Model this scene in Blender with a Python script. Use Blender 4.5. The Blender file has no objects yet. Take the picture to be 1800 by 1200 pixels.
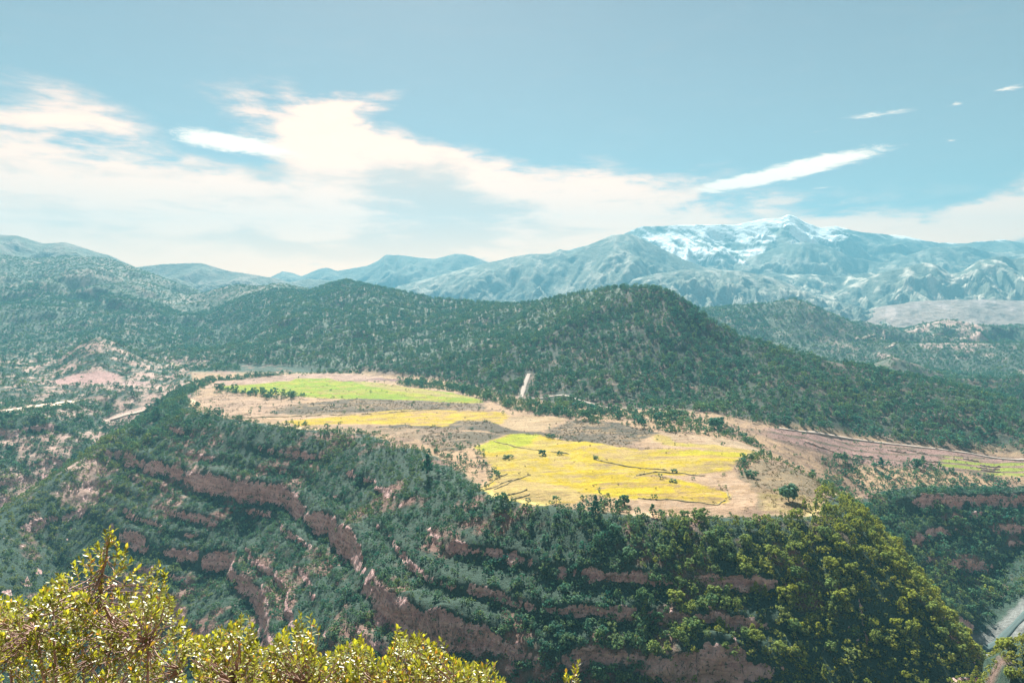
import bpy, math, random
import numpy as np
from mathutils import Vector, Matrix
random.seed(7); np.random.seed(7)
sc = bpy.context.scene
RAD = math.radians

# ------------------------------------------------------------------ camera
F = 1194.0          # focal length in pixels of the 1800 px wide photograph; the camera is level with a small lens shift
HOR = 540.0         # row of the horizon
cam = bpy.data.cameras.new('camera'); cam_o = bpy.data.objects.new('camera', cam)
sc.collection.objects.link(cam_o); sc.camera = cam_o
cam.sensor_width = 36; cam.lens = 36*F/1800; cam.shift_y = -60/1800
cam.clip_start = .1; cam.clip_end = 40000
cam_o.location = (0, 0, 0); cam_o.rotation_euler = (RAD(90), 0, 0)

# ------------------------------------------------------------------ node helpers
class N:
    """tiny expression helper around math nodes"""
    def __init__(s, t, sock): s.t = t; s.s = sock
    def _m(s, op, *a, clamp=False):
        n = s.t.nodes.new('ShaderNodeMath'); n.operation = op; n.use_clamp = clamp
        for i, v in enumerate((s,)+a):
            if isinstance(v, N): s.t.links.new(v.s, n.inputs[i])
            else: n.inputs[i].default_value = v
        return N(s.t, n.outputs[0])
    def __add__(s, o): return s._m('ADD', o)
    def __sub__(s, o): return s._m('SUBTRACT', o)
    def __mul__(s, o): return s._m('MULTIPLY', o)
    def __truediv__(s, o): return s._m('DIVIDE', o)
    def pw(s, o): return s._m('POWER', o)
    def mx(s, o): return s._m('MAXIMUM', o)
    def mn(s, o): return s._m('MINIMUM', o)
def ss(x, a, b):
    n = x.t.nodes.new('ShaderNodeMapRange'); n.interpolation_type = 'SMOOTHSTEP'
    x.t.links.new(x.s, n.inputs[0]); n.inputs[1].default_value = a; n.inputs[2].default_value = b
    n.inputs[3].default_value = 0; n.inputs[4].default_value = 1
    return N(x.t, n.outputs[0])
def lin(x, a, b, c, d):
    n = x.t.nodes.new('ShaderNodeMapRange'); x.t.links.new(x.s, n.inputs[0])
    for i, v in enumerate((a, b, c, d)): n.inputs[i+1].default_value = v
    return N(x.t, n.outputs[0])
def mixc(t, f, a, b, mode='MIX'):
    n = t.nodes.new('ShaderNodeMix'); n.data_type = 'RGBA'; n.blend_type = mode
    for i, v in ((0, f), (6, a), (7, b)):
        if isinstance(v, N): t.links.new(v.s, n.inputs[i])
        elif hasattr(v, 'node'): t.links.new(v, n.inputs[i])
        elif isinstance(v, tuple): n.inputs[i].default_value = (*v, 1)
        else: n.inputs[i].default_value = v
    return n.outputs[2]
def noise(t, vec, scale, detail=4, rough=.5, dist=0):
    n = t.nodes.new('ShaderNodeTexNoise'); n.inputs['Scale'].default_value = scale
    n.inputs['Detail'].default_value = detail; n.inputs['Roughness'].default_value = rough
    n.inputs['Distortion'].default_value = dist
    if vec is not None: t.links.new(vec, n.inputs['Vector'])
    return N(t, n.outputs[0])
def mapping(t, vec, loc=(0,0,0), rot=(0,0,0), scale=(1,1,1), typ='POINT'):
    n = t.nodes.new('ShaderNodeMapping'); n.vector_type = typ
    n.inputs['Location'].default_value = loc; n.inputs['Rotation'].default_value = rot; n.inputs['Scale'].default_value = scale
    t.links.new(vec, n.inputs['Vector']); return n.outputs[0]

# ------------------------------------------------------------------ sun, sky, exposure
SUN_EL, SUN_AZ = 43.0, -9.0        # degrees; azimuth from +Y (straight ahead), negative = left
sun = bpy.data.lights.new('sun', 'SUN'); sun.energy = 4.6; sun.angle = RAD(.53); sun.color = (1, .94, .84)
sun_o = bpy.data.objects.new('sun', sun); sc.collection.objects.link(sun_o)
sd = Vector((math.sin(RAD(SUN_AZ))*math.cos(RAD(SUN_EL)), math.cos(RAD(SUN_AZ))*math.cos(RAD(SUN_EL)), math.sin(RAD(SUN_EL))))
sun_o.rotation_euler = (-sd).to_track_quat('-Z', 'Y').to_euler()
sc.view_settings.view_transform = 'Standard'; sc.view_settings.look = 'None'
sc.view_settings.exposure = 2.28; sc.view_settings.gamma = 1; sc.view_settings.use_curve_mapping = False

world = bpy.data.worlds.new('World'); sc.world = world; world.use_nodes = True
t = world.node_tree; t.nodes.clear()
sky = t.nodes.new('ShaderNodeTexSky'); sky.sky_type = 'NISHITA'; sky.sun_disc = False
sky.sun_elevation = RAD(SUN_EL); sky.sun_rotation = RAD(SUN_AZ); sky.altitude = 1200
sky.air_density = 1.0; sky.dust_density = .6; sky.ozone_density = 1.5
tc = t.nodes.new('ShaderNodeTexCoord'); G = tc.outputs['Generated']
sep = t.nodes.new('ShaderNodeSeparateXYZ'); t.links.new(G, sep.inputs[0])
X, Y_, Z = (N(t, sep.outputs[i]) for i in range(3))
AZ = X._m('ARCTAN2', Y_); EL = Z._m('ARCSINE')
warp = noise(t, mapping(t, G, scale=(3, 3, 7)), 2.2, 5, .55)
warp2 = noise(t, mapping(t, G, loc=(5, 3, 1), scale=(3, 3, 7)), 2.2, 5, .55)
cmb = t.nodes.new('ShaderNodeCombineXYZ')
t.links.new((AZ+(warp-.5)*.22).s, cmb.inputs[0]); t.links.new((EL+(warp2-.5)*.09).s, cmb.inputs[1])
cmb0 = t.nodes.new('ShaderNodeCombineXYZ')
t.links.new(AZ.s, cmb0.inputs[0]); t.links.new(EL.s, cmb0.inputs[1])
def blob(px, py, rx, ry, rot=0, amp=1, vec=None):
    az = math.atan((px-900)/F); el = math.atan((HOR-py)/F*math.cos(az)); k = math.cos(az)**2
    v = mapping(t, (vec or cmb).outputs[0], (az, el, 0), (0, 0, RAD(rot)), (rx/F*k*1.15, ry/F*math.cos(az), 1), 'TEXTURE')
    g = t.nodes.new('ShaderNodeTexGradient'); g.gradient_type = 'SPHERICAL'; t.links.new(v, g.inputs[0])
    return N(t, g.outputs[1])*amp
def total(bl):
    s = bl[0]
    for b in bl[1:]: s = s+b
    return s
soft = total([blob(10,350,380,135,-4,1.6), blob(330,435,600,125,2,1.7), blob(720,325,310,100,-24,1.7), blob(320,335,340,75,-6,1.0), blob(600,235,110,60,-20,1.0),
              blob(625,178,110,26,12,.75), blob(800,370,420,95,-3,1.3), blob(900,300,230,50,-5,.7), blob(1080,345,190,42,14,1.0),
              blob(1130,400,420,60,2,1.1), blob(1750,380,470,52,5,1.6), blob(90,210,190,60,-8,.6), blob(1560,420,420,55,3,1.1)])
n1 = noise(t, mapping(t, G, rot=(0, .25, 0), scale=(2.2, 2.2, 8)), 2.4, 9, .6, .8)
n2 = noise(t, mapping(t, G, rot=(0, .5, 0), scale=(3, 3, 16)), 6, 8, .62, .4)
hz = lin(EL, 0.0, .17, 1, 0)._m('MAXIMUM', 0)
gate = (soft*2.2+hz*.9+ss(Y_, .45, -.1)+.12)._m('MINIMUM', 1.0)
mask = ss(soft*1.0+((n1-.5)*2.2+(n2-.5)*1.7)*gate+hz*.45+ss(Y_, .45, -.1)*lin(EL, 0, .7, 1.1, 0)._m('MAXIMUM', 0), -.02, 1.0)  # last term: unseen cloud bank behind the camera, added to raise fill light
crisp = total([blob(380,248,120,30,-4,1.5,cmb0), blob(450,260,150,26,-7,1.5,cmb0), blob(1370,303,200,24,10,1.7,cmb0), blob(1290,322,150,16,6,1.2,cmb0), blob(1470,283,170,24,7,1.2,cmb0),
               blob(1550,201,95,10,1,1.4,cmb0), blob(1680,183,24,7,0,1.2,cmb0), blob(1775,155,44,10,4,1.3,cmb0), blob(1670,248,34,5,8,1.2,cmb0),
               blob(1440,231,34,6,0,1.0,cmb0), blob(1448,330,50,7,4,1.1,cmb0), blob(1530,318,60,5,6,.9,cmb0)])
n3 = noise(t, mapping(t, G, rot=(0, .12, 0), scale=(1, 1, 4.5)), 26, 9, .72, .9)
n4 = noise(t, mapping(t, G, scale=(1, 1, 3)), 9, 4, .5)
cm = ss(crisp*.75-(n3*2.3+n4*.8-1.0), -.05, .75)
shade = total([blob(740,345,170,80,-8,1.3), blob(790,405,230,30,0,.8), blob(560,435,330,34,2,1.0), blob(130,390,260,60,0,.5), blob(880,440,300,30,4,.6), blob(470,300,130,45,0,.9)])
n5 = noise(t, mapping(t, G, loc=(2,7,1), scale=(2.5, 2.5, 12)), 3.2, 7, .6, .6)
sh = ss(shade*1.15+(n5-.5)*2.4+(n2-.5)*1.0, .0, 1.05)
skyc = mixc(t, 1.0, sky.outputs[0], (.73, .57, .44), 'MULTIPLY')
skyc = mixc(t, ss(EL, .9, .05)*.35, skyc, (3.4, 3.9, 3.9))
bright = lin(hz, 0, 1, 1.0, 1.0)
ccol = mixc(t, sh, (12.9, 7.6, 5.0), (7.2, 4.9, 3.7))
ccol2 = mixc(t, ss(EL, .16, .0), ccol, (17.8, 9.6, 4.9))
col = mixc(t, mask, skyc, ccol2)
col = mixc(t, cm, col, (12.0, 9.2, 7.0))
bg = t.nodes.new('ShaderNodeBackground'); bg.inputs[1].default_value = .0325
t.links.new(col, bg.inputs[0])
wo = t.nodes.new('ShaderNodeOutputWorld'); t.links.new(bg.outputs[0], wo.inputs[0])
world.cycles.sampling_method = 'MANUAL'; world.cycles.sample_map_resolution = 512

cy = sc.cycles
cy.max_bounces = 5; cy.diffuse_bounces = 3; cy.glossy_bounces = 1; cy.transmission_bounces = 2; cy.volume_bounces = 0
cy.transparent_max_bounces = 4; cy.caustics_reflective = False; cy.caustics_refractive = False
cy.use_denoising = True; cy.volume_max_steps = 64
try: cy.denoiser = 'OPENIMAGEDENOISE'
except Exception: pass

# ------------------------------------------------------------------ numpy noise
def _h(ix, iy, seed):
    h = (ix.astype(np.int64)*374761393 + iy.astype(np.int64)*668265263 + seed*974634777) & 0xffffffff
    h = ((h ^ (h >> 13))*1274126177) & 0xffffffff
    h = h ^ (h >> 16)
    return (h & 0xffff)/65535.0
def vn(x, y, seed=0):
    ix = np.floor(x); iy = np.floor(y); fx = x-ix; fy = y-iy
    fx = fx*fx*fx*(fx*(fx*6-15)+10); fy = fy*fy*fy*(fy*(fy*6-15)+10)
    a = _h(ix, iy, seed); b = _h(ix+1, iy, seed); c = _h(ix, iy+1, seed); d = _h(ix+1, iy+1, seed)
    return (a*(1-fx)+b*fx)*(1-fy)+(c*(1-fx)+d*fx)*fy*1.0
def fbm(x, y, oct=4, seed=0, gain=.5):
    s = 0; a = 1; tot = 0
    for i in range(oct):
        s = s+a*(vn(x, y, seed+i*17)-.5)*2; tot += a; a *= gain
        x, y = x*1.6+y*1.2+13.7, -x*1.2+y*1.6+7.1
    return s/tot
def ridged(x, y, oct=4, seed=0, gain=.55):
    s = 0; a = 1; tot = 0
    for i in range(oct):
        v = 1-np.abs(vn(x, y, seed+i*31)*2-1)*1.35
        s = s+a*v; tot += a; a *= gain
        x, y = x*1.6+y*1.2+3.7, -x*1.2+y*1.6+9.1
    return s/tot
def sst(x, a, b):
    k = np.clip((x-a)/(b-a), 0, 1); return k*k*(3-2*k)
def seg_dist(x, y, pts, closed=False):
    """distance to a polyline and the interpolated third value"""
    best = np.full(x.shape, 1e18); val = np.zeros(x.shape)
    P_ = list(pts)+([pts[0]] if closed else [])
    for p, q in zip(P_[:-1], P_[1:]):
        dx, dy = q[0]-p[0], q[1]-p[1]; L = dx*dx+dy*dy+1e-9
        k = np.clip(((x-p[0])*dx+(y-p[1])*dy)/L, 0, 1)
        d = (x-p[0]-k*dx)**2+(y-p[1]-k*dy)**2
        m = d < best; best = np.where(m, d, best)
        if len(p) > 2: val = np.where(m, p[2]+(q[2]-p[2])*k, val)
    return np.sqrt(best), val
def inside(x, y, poly):
    r = np.zeros(x.shape, bool); n = len(poly)
    for i in range(n):
        x1, y1 = poly[i][:2]; x2, y2 = poly[(i+1) % n][:2]
        if y1 == y2: continue
        r ^= ((y1 > y) != (y2 > y)) & (x < (x2-x1)*(y-y1)/(y2-y1)+x1)
    return r
def sdist(x, y, poly):
    d, _ = seg_dist(x, y, poly, True); return np.where(inside(x, y, poly), -d, d)
def P(px, py, Y): return ((px-900)/F*Y, Y, (HOR-py)/F*Y)
def PY(px, Y): return ((px-900)/F*Y, Y)
def PZ(px, py, z):            # the point where the ray of this pixel meets height z
    Y = F*z/(HOR-py); return ((px-900)/F*Y, Y)

# ------------------------------------------------------------------ terrain
MESA = [PY(330,850), PY(350,748), PY(410,700), PY(480,664), PY(600,633), PY(650,610), PY(690,560), PY(735,540), PY(790,485), PY(840,425), PY(880,402),
        PY(950,394), PY(1050,378), PY(1150,373), PY(1300,371), PY(1440,373), PY(1466,400), PY(1474,450), PY(1480,520), PY(1540,580), PY(1640,605),
        PY(1750,612), PY(1840,615), PY(2050,630), PY(2600,640), (2600,1600), (1500,3200), (-900,3200), PY(325,1300), PY(340,1000)]
WPL = [(-900,700), (-680,770), (-600,860), (-610,930), (-632,1010), (-700,1150), (-900,1260), (-1500,1250), (-1500,700)]
SPUR_L = [P(335,700,850), P(250,745,780), P(180,790,720), P(90,850,655), P(0,912,600), P(-150,990,500), P(-400,1100,420)]
SPUR_R = [P(1440,908,373), P(1480,935,378), P(1530,1010,368), P(1590,1090,356), P(1650,1192,345), P(1690,1260,340)]
NEAR_R = [(500,175,-66), (300,205,-88), P(1840,1125,225), P(1770,1165,228), P(1742,1215,230)]
RIVER = [PZ(2100,1050,-226), PZ(1900,1078,-226), PZ(1800,1108,-226), PZ(1760,1128,-226), PZ(1718,1143,-226), PZ(1695,1168,-226), PZ(1690,1205,-226), PZ(1712,1262,-227),
         (280,335), (222,282), (120,248), (0,225), (-150,230), (-400,250), (-800,300)]
def interp(px, tab, j): return np.interp(px, [q[0] for q in tab], [q[j] for q in tab])
def layer(x, y, crest, foot, shape=1.0, back=.5, below=.25):
    """hill whose crest and foot are given as (pixel column, pixel row or height, depth)"""
    px = 900+F*x/y
    yc = interp(px, crest, 2); zc = (HOR-interp(px, crest, 1))/F*yc
    yf = interp(px, foot, 2); zf = interp(px, foot, 1)
    k = (y-yf)/np.maximum(yc-yf, 1); kk = np.clip(k, 0, 1)
    z = zf+(zc-zf)*kk**shape
    z = np.where(k < 0, zf-(yf-y)*below, z)
    d = np.maximum(y-yc, 0); rnd = 60.
    z = np.where(k > 1, zc-back*(np.sqrt(d*d+rnd*rnd)-rnd), z)
    w = np.clip(4*kk*(1-kk), 0, 1)
    return z, kk, w
B_CREST = [(320,492,2650),(417,497,2550),(450,503,2500),(492,498,2450),(545,508,2350),(575,500,2300),(610,492,2200),(640,500,2100),(700,512,2000),(760,525,1900),(850,533,1750),(900,536,1650),(950,530,1550),
           (1000,520,1450),(1050,511,1350),(1090,506,1250),(1130,506,1180),(1170,512,1130),(1200,528,1090),(1250,565,1060),(1300,594,1040),(1400,622,1020),(1450,634,1000),(1550,654,980),(1650,673,960),(1750,697,930),(1800,719,900),(1950,770,880),(2300,790,850)]
B_FOOT = [(280,-122,1500),(375,-120,1420),(600,-117,1240),(760,-117,1080),(900,-117,860),(1000,-117,760),(1190,-118,735),(1270,-120,712),(1350,-124,694),(1433,-134,716),(1500,-146,742),(1750,-160,721),(1800,-159,700),(2300,-165,700)]
C_CREST = [(-600,430,2700),(0,449,2950),(60,455,2980),(115,450,3000),(160,451,3000),(195,455,3000),(230,468,2950),(260,478,2900),(310,497,2850),(345,503,2800),(420,530,2750),(600,580,2700)]
C_FOOT = [(-600,-112,1750),(0,-112,1700),(200,-112,1700),(375,-114,1600),(500,-100,1900)]
K_CREST = [(1120,560,2300),(1230,543,2300),(1290,538,2250),(1340,535,2200),(1395,525,2150),(1430,538,2100),(1500,568,2050),(1550,594,2000),(1600,622,1950),(1700,660,1900)]
K_FOOT = [(1100,-150,1750),(1400,-160,1750),(1550,-165,1750),(1700,-200,1700)]
M_CREST = [(1440,690,1420),(1510,660,1420),(1535,640,1420),(1570,628,1420),(1610,640,1410),(1660,660,1400),(1720,690,1380),(1800,730,1350)]
M_FOOT = [(1440,-200,1250),(1800,-220,1200)]
N_CREST = [(-80,640,1350),(0,632,1350),(60,640,1380),(100,632,1400),(140,606,1400),(175,592,1400),(215,606,1400),(260,628,1400),(330,652,1380),(400,680,1350)]
N_FOOT = [(-80,-128,1150),(100,-128,1120),(400,-126,1200)]
NEARHILL = [(-140,700,1150),(0,640,1200),(40,650,1200),(110,690,1150)]
def height(x, y):
    px = 900+F*x/np.maximum(y, 5)
    n_big = fbm(x/330, y/330, 4, 3); n_mid = fbm(x/75, y/75, 4, 11); n_sm = fbm(x/14, y/14, 3, 23)
    # base: gorge in front, valley floor behind
    right = sst(x, 40, 200)
    gor = -268+42*right-20*(1-sst(y,200,400))*(1-right)
    back = -130-62*sst(px, 1350, 1550)*sst(y, 800, 1000)+64*sst(y, 1500, 4200)*sst(px, 1350, 1550)
    left = 1-sst(px, 300, 420)
    ramp_b = sst(y, 560, 1120)*left+(1-left)*sst(y, 700, 900)
    z = gor+(back-gor)*ramp_b+n_big*10*sst(y, 600, 1200)+n_big*26*sst(px, 1400, 1600)*sst(y, 1300, 2000)
    z = z+n_mid*5
    # side ravine of the left valley
    rd, rz = seg_dist(x, y, [(*PY(150,1000), -150), (*PY(215,900), -178), (*PY(205,830), -196), (*PY(165,745), -214), (*PY(60,690), -232), (-800, 600, -262)])
    z = np.where(left > .5, np.minimum(z, rz+rd*.42+n_mid*7), z)
    # mesa
    gul = fbm(x/42, y/42, 3, 5)
    d = sdist(x+n_mid*5, y+gul*3, MESA)+gul*4+n_mid*6
    front = 1-sst(y, 900, 1100)
    fY = interp(px, B_FOOT, 2)
    kt = sst(y, 470, np.maximum(fY, 520)); tb = np.interp(px, [1250,1345,1433,1500,1750,1800,2300], [0,9,20,32,45,45,50])
    tilt = 50*sst(x, 185, 300)*(1-kt)+tb*kt
    top = -114-tilt+1.3*n_mid+n_big*2.0*sst(y,380,500)
    top = np.where(d > -30, top-1.5*sst(d, -30, 0), top)
    dd = np.maximum(d, 0)
    drop = .75*(np.sqrt(dd*dd+18*18)-18)+3*sst(dd, 0, 30)*gul
    mesa = top-drop*np.where(front > 0, 1, 1)
    mesa = np.where(y > 1050, np.maximum(np.minimum(mesa, -118+n_mid*2), z), mesa)
    z0 = np.maximum(z, mesa)
    # plateau on the far left bank
    dw = sdist(x, y, WPL)+n_mid*22+gul*8
    dwp = np.maximum(dw, 0)
    w = -139+n_mid*2.0+np.minimum(0, .06*dw)*0-.60*(np.sqrt(dwp*dwp+14*14)-14)
    z0 = np.maximum(z0, w)
    for pts, s, r in ((SPUR_L, .72, 16), (SPUR_R, .78, 14), (NEAR_R, .85, 10)):
        ds, zs = seg_dist(x+gul*5, y+n_mid*5, pts)
        z0 = np.maximum(z0, zs-s*(np.sqrt(ds*ds+r*r)-r)+gul*2.2*sst(ds, 5, 40))
    # the hillside the photographer stands on
    slope = -2.4-.80*np.maximum(y-2.0, 0)-.10*np.minimum(y, 2.0)+n_sm*.25*sst(y, 3, 30)+n_mid*5*sst(y, 20, 80)-.02*np.abs(x)
    z0 = np.maximum(z0, np.where(y < 330, slope, -400))
    # strata: harder beds stand out as cliffs
    dr, _ = seg_dist(x, y, RIVER)
    cliffy = (1-sst(y, 850, 950))*sst(y, 262, 290)*np.where(x > 100, sst(dr, 25, 75), 1)*(.25+.75*sst(px, 130, 260))*np.where((px > 330) | (y < 700), sst(dd, 4, 16), 1)*(1-.8*sst(px, 1340, 1430)*(1-sst(y, 430, 460)))
    zt = z0.copy()
    dip = n_mid*2.5-.012*x
    for zi, h, wd, sd_ in ((-134,2.2,1.2,41),(-146,2.0,1.0,141),(-170,2.2,1.0,142),(-189,2.6,1.0,143),(-211,2.6,1.1,144),(-160,6.5,1.7,43), (-179,2.4,1.2,44), (-199,6.0,1.7,47), (-224,7,2.0,53)):
        amp = h*np.clip(.75+1.7*fbm(x/55, (y)/55, 4, sd_), 0.0, 1.15)
        if h > 5: amp = np.minimum(amp+.28*h, 1.15*h)*(.75+.6*vn(x/9, y/9, sd_+5))
        if zi == -160: amp = amp*(1+.7*np.exp(-((px-880)/80)**2)+.55*np.exp(-((px-1250)/110)**2))
        if zi == -199: amp = amp*(1+.9*np.exp(-((px-880)/130)**2))
        q = z0-zi-dip
        zt = zt+cliffy*amp*np.tanh(q/wd)*np.exp(-(q/(5.0*wd))**2)
    z0 = zt
    # river bed
    bed = -227+.25*n_sm
    kb = 1-sst(dr, 9, 17)
    z0 = np.where(y < 640, z0+(np.minimum(z0, bed)-z0)*kb*(x > 100), z0)
    z0 = np.where((x > 100) & (dr < 4.5) & (y < 640), z0-.9*(1-sst(dr,3,4.5)), z0)
    # hills behind the plateau
    rg = ridged(x/190+n_big*.8, y/620+n_big*.6, 3, 61)
    rg2 = ridged(x/420+n_big*.5, y/900, 4, 71)
    zb, kb_, wb = layer(x, y, B_CREST, B_FOOT, 1.0, .55)
    conc = 1-sst(px, 1330, 1480)
    # the summit knoll is steep just below its crest
    pk = np.exp(-((px-1190)/120)**2)
    zb2, _, _ = layer(x, y, B_CREST, B_FOOT, 1.9, .55)
    zb = zb+(zb2-zb)*pk
    zb = zb+wb*((rg-.55)*32+(rg2-.5)*34*(1-sst(px, 900, 1200)))
    z0 = np.maximum(z0, zb)
    zc, kc, wc = layer(x, y, C_CREST, C_FOOT, 1.05, .5)
    rg3 = ridged(x/360+n_big*.6+3, y/900+n_big*.5, 4, 83)
    zc = zc+wc*(rg3-.5)*120
    z0 = np.maximum(z0, zc)
    dv, _ = seg_dist(x, y, [PY(330,2700), PY(345,2200), PY(375,1800), PY(372,1500)])
    z0 = z0-55*np.exp(-(dv/110)**2)*sst(y, 1450, 1800)
    for cr, ft, s, a in ((K_CREST, K_FOOT, 1., 34), (M_CREST, M_FOOT, 1., 6), (N_CREST, N_FOOT, 1.1, 8)):
        zz, k1, w1 = layer(x, y, cr, ft, s, .45)
        z0 = np.maximum(z0, zz+w1*(rg-.5)*a)
    return z0+n_sm*.35*sst(y, 300, 500)+.9*n_sm*sst(y, 900, 1100)

us = np.concatenate([np.linspace(-500, -60, 46, endpoint=False), np.linspace(-60, 1860, 800, endpoint=False), np.linspace(1860, 2350, 47)])
Ys = np.concatenate([-30+np.linspace(0, 34, 9)*1.0, np.linspace(6, 225, 50), np.geomspace(225, 1000, 521)[1:], np.geomspace(1000, 4600, 260)[1:]])
nu, nY = len(us), len(Ys)
UU, YY = np.meshgrid(us, Ys)
XX = (UU-900)/F*np.maximum(YY, 4.0)
XX = np.where(YY < 6, (UU-900)/F*np.maximum(YY, 0)*1.0+(UU-900)/F*8*(1-np.clip(YY, 0, 6)/6), XX)
XX = np.where(YY >= 6, (UU-900)/F*YY, XX)
ZZ = height(XX, YY)

def grid_mesh(name, X3, Y3, Z3, mat, cols=None, kind='structure'):
    n, m = X3.shape
    me = bpy.data.meshes.new(name)
    co = np.stack([X3, Y3, Z3], -1).reshape(-1, 3).astype(np.float32)
    i = np.arange(n*m).reshape(n, m)
    f = np.stack([i[:-1, :-1], i[:-1, 1:], i[1:, 1:], i[1:, :-1]], -1).reshape(-1, 4).astype(np.int32)
    me.vertices.add(len(co)); me.vertices.foreach_set('co', co.ravel())
    me.loops.add(f.size); me.loops.foreach_set('vertex_index', f.ravel())
    me.polygons.add(len(f)); me.polygons.foreach_set('loop_start', np.arange(0, f.size, 4, dtype=np.int32))
    me.update(calc_edges=True)
    me.polygons.foreach_set('use_smooth', np.ones(len(f), bool))
    if cols is not None:
        a = me.color_attributes.new('ground_colour', 'FLOAT_COLOR', 'POINT')
        a.data.foreach_set('color', np.concatenate([cols.reshape(-1, 3), np.ones((n*m, 1))], 1).astype(np.float32).ravel())
    me.materials.append(mat)
    o = bpy.data.objects.new(name, me); sc.collection.objects.link(o)
    if kind: o['kind'] = kind
    return o

# ---- ground materials
def ground_material(name, scales, bump, amount=.5):
    m = bpy.data.materials.new(name); m.use_nodes = True; t = m.node_tree
    b = t.nodes['Principled BSDF']; b.inputs['Roughness'].default_value = .95; b.inputs['Specular IOR Level'].default_value = .1
    at = t.nodes.new('ShaderNodeAttribute'); at.attribute_name = 'ground_colour'
    tcn = t.nodes.new('ShaderNodeTexCoord'); O = tcn.outputs['Object']
    a = noise(t, O, scales[0], 8, .7); c = noise(t, O, scales[1], 5, .6)
    v = (a-.5)*amount*2.4+(c-.5)*amount*1.6+1.0
    cb = t.nodes.new('ShaderNodeCombineXYZ')
    for k in range(3): t.links.new(v.s, cb.inputs[k])
    cc = mixc(t, 1., at.outputs[0], cb.outputs[0], 'MULTIPLY')
    t.links.new(cc, b.inputs['Base Color'])
    bp = t.nodes.new('ShaderNodeBump'); bp.inputs['Distance'].default_value = bump; bp.inputs['Strength'].default_value = .9
    t.links.new((a+c*.7).s, bp.inputs['Height']); t.links.new(bp.outputs[0], b.inputs['Normal'])
    return m
M_GROUND = ground_material('earth_and_rock', (.45, .06), 1.6, .55)
def add_rock(m):
    t = m.node_tree; b = t.nodes['Principled BSDF']
    old = b.inputs['Base Color'].links[0].from_socket; oldn = b.inputs['Normal'].links[0].from_socket
    at = t.nodes.new('ShaderNodeAttribute'); at.attribute_name = 'cliff'; cl = N(t, at.outputs['Fac'])
    O = t.nodes.new('ShaderNodeTexCoord').outputs['Object']
    a = noise(t, O, .22, 6, .65); c = noise(t, O, .9, 4, .6)
    k = ss(cl+((a-.5)*2.0+(c-.5)*1.1)*cl._m('MINIMUM', cl*-1.0+1.0)*4., .38, .58)
    st = noise(t, mapping(t, O, scale=(.035, .035, .62)), 1, 5, .6, .3); cr = noise(t, mapping(t, O, scale=(.42, .42, .06)), 1, 5, .65, .5); fn = noise(t, O, .55, 6, .7)
    rk = mixc(t, ss(st, .38, .62), (.60, .36, .36), (.88, .62, .60))
    rk = mixc(t, ss(fn, .52, .70), rk, (.84, .62, .50))
    rk = mixc(t, ss(fn, .46, .36), rk, (.10, .12, .08))
    rk = mixc(t, ss(cr, .42, .30)*.85, rk, (.15, .09, .085))
    t.links.new(mixc(t, k, old, rk), b.inputs['Base Color'])
    bp = t.nodes.new('ShaderNodeBump'); bp.inputs['Distance'].default_value = 3.5
    t.links.new(k.s, bp.inputs['Strength']); t.links.new((st*.8+cr*1.1+fn*.8).s, bp.inputs['Height']); t.links.new(oldn, bp.inputs['Normal']); t.links.new(bp.outputs[0], b.inputs['Normal'])
add_rock(M_GROUND)
M_FAR = ground_material('mountain_rock', (.02, .004), 30, .5)

# ---- colours of the near terrain
dzy = np.gradient(ZZ, axis=0)/np.maximum(np.gradient(YY, axis=0), 1e-3)
dzx = np.gradient(ZZ, axis=1)/np.maximum(np.abs(np.gradient(XX, axis=1)), 1e-3)
slope = np.sqrt(np.clip(dzy, -6, 6)**2+np.clip(dzx, -6, 6)**2)
n30 = fbm(XX/30, YY/30, 4, 101); n8 = fbm(XX/8, YY/8, 3, 102); n3m = fbm(XX/2.6, YY/2.6, 2, 103); n90 = fbm(XX/90, YY/90, 3, 104)
def C3(r, g, b): return np.array([r, g, b], float)
UNDER = C3(.035, .06, .045); PINK = C3(.40, .235, .20); ROCK = C3(.56, .31, .25); ROCKD = C3(.20, .10, .095); TAN = C3(.62, .43, .27); SCRUB = C3(.15, .125, .085)
def mixa(a, b, k): k = np.clip(k, 0, 1)[..., None]; return a*(1-k)+b*k
col = np.zeros(XX.shape+(3,))+UNDER
col = mixa(col, PINK*.55, sst(n30+.4*n8, .1, .5)*.8)
rockm = sst(slope+.75*n8+.3*n30+.45*n3m, 1.25, 1.7)*(YY > 262)*(YY < 1000)
DM = sdist(XX+n8*3, YY+n8*3, MESA)
plat = (DM < -2) & (YY < 1250)
# region borders are world polygons, obtained by dropping the photograph's outline onto the plateau's height
def poly(pts, z=-115.5): return [PZ(a, b, z) for a, b in pts]
def field(pts, c, soft=2.0, k=1.0, w=6.0, z=-115.5):
    global col
    pl = poly(pts, z); xs = [p[0] for p in pl]; ys = [p[1] for p in pl]
    sel = (XX > min(xs)-30) & (XX < max(xs)+30) & (YY > min(ys)-30) & (YY < max(ys)+30)
    x, y = XX[sel], YY[sel]
    d = sdist(x+n8[sel]*w*.6+n30[sel]*w, y+n8[sel]*w*.9+n3m[sel]*w*.3, pl)
    d = d+n3m[sel]*1.6; m = 1-sst(d, -soft*1.3, soft*1.3)
    if callable(c): cc = c(sel)
    else: cc = C3(*c)
    base = col[sel]; mm = (m*k)[..., None]; col[sel] = base*(1-mm)+cc*mm
    return pl
OCC = []                                                   # areas where little grows
platm = sst(-DM, 2, 10)*(1-sst(YY, 1180, 1260))
col = mixa(col, mixa(np.zeros_like(col)+TAN, C3(.42,.29,.21), sst(n30+.5*n8, -.05, .45)), platm)
strk = fbm((XX+YY*.3)/34, (YY-.12*XX)/6.5, 4, 133)
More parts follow.
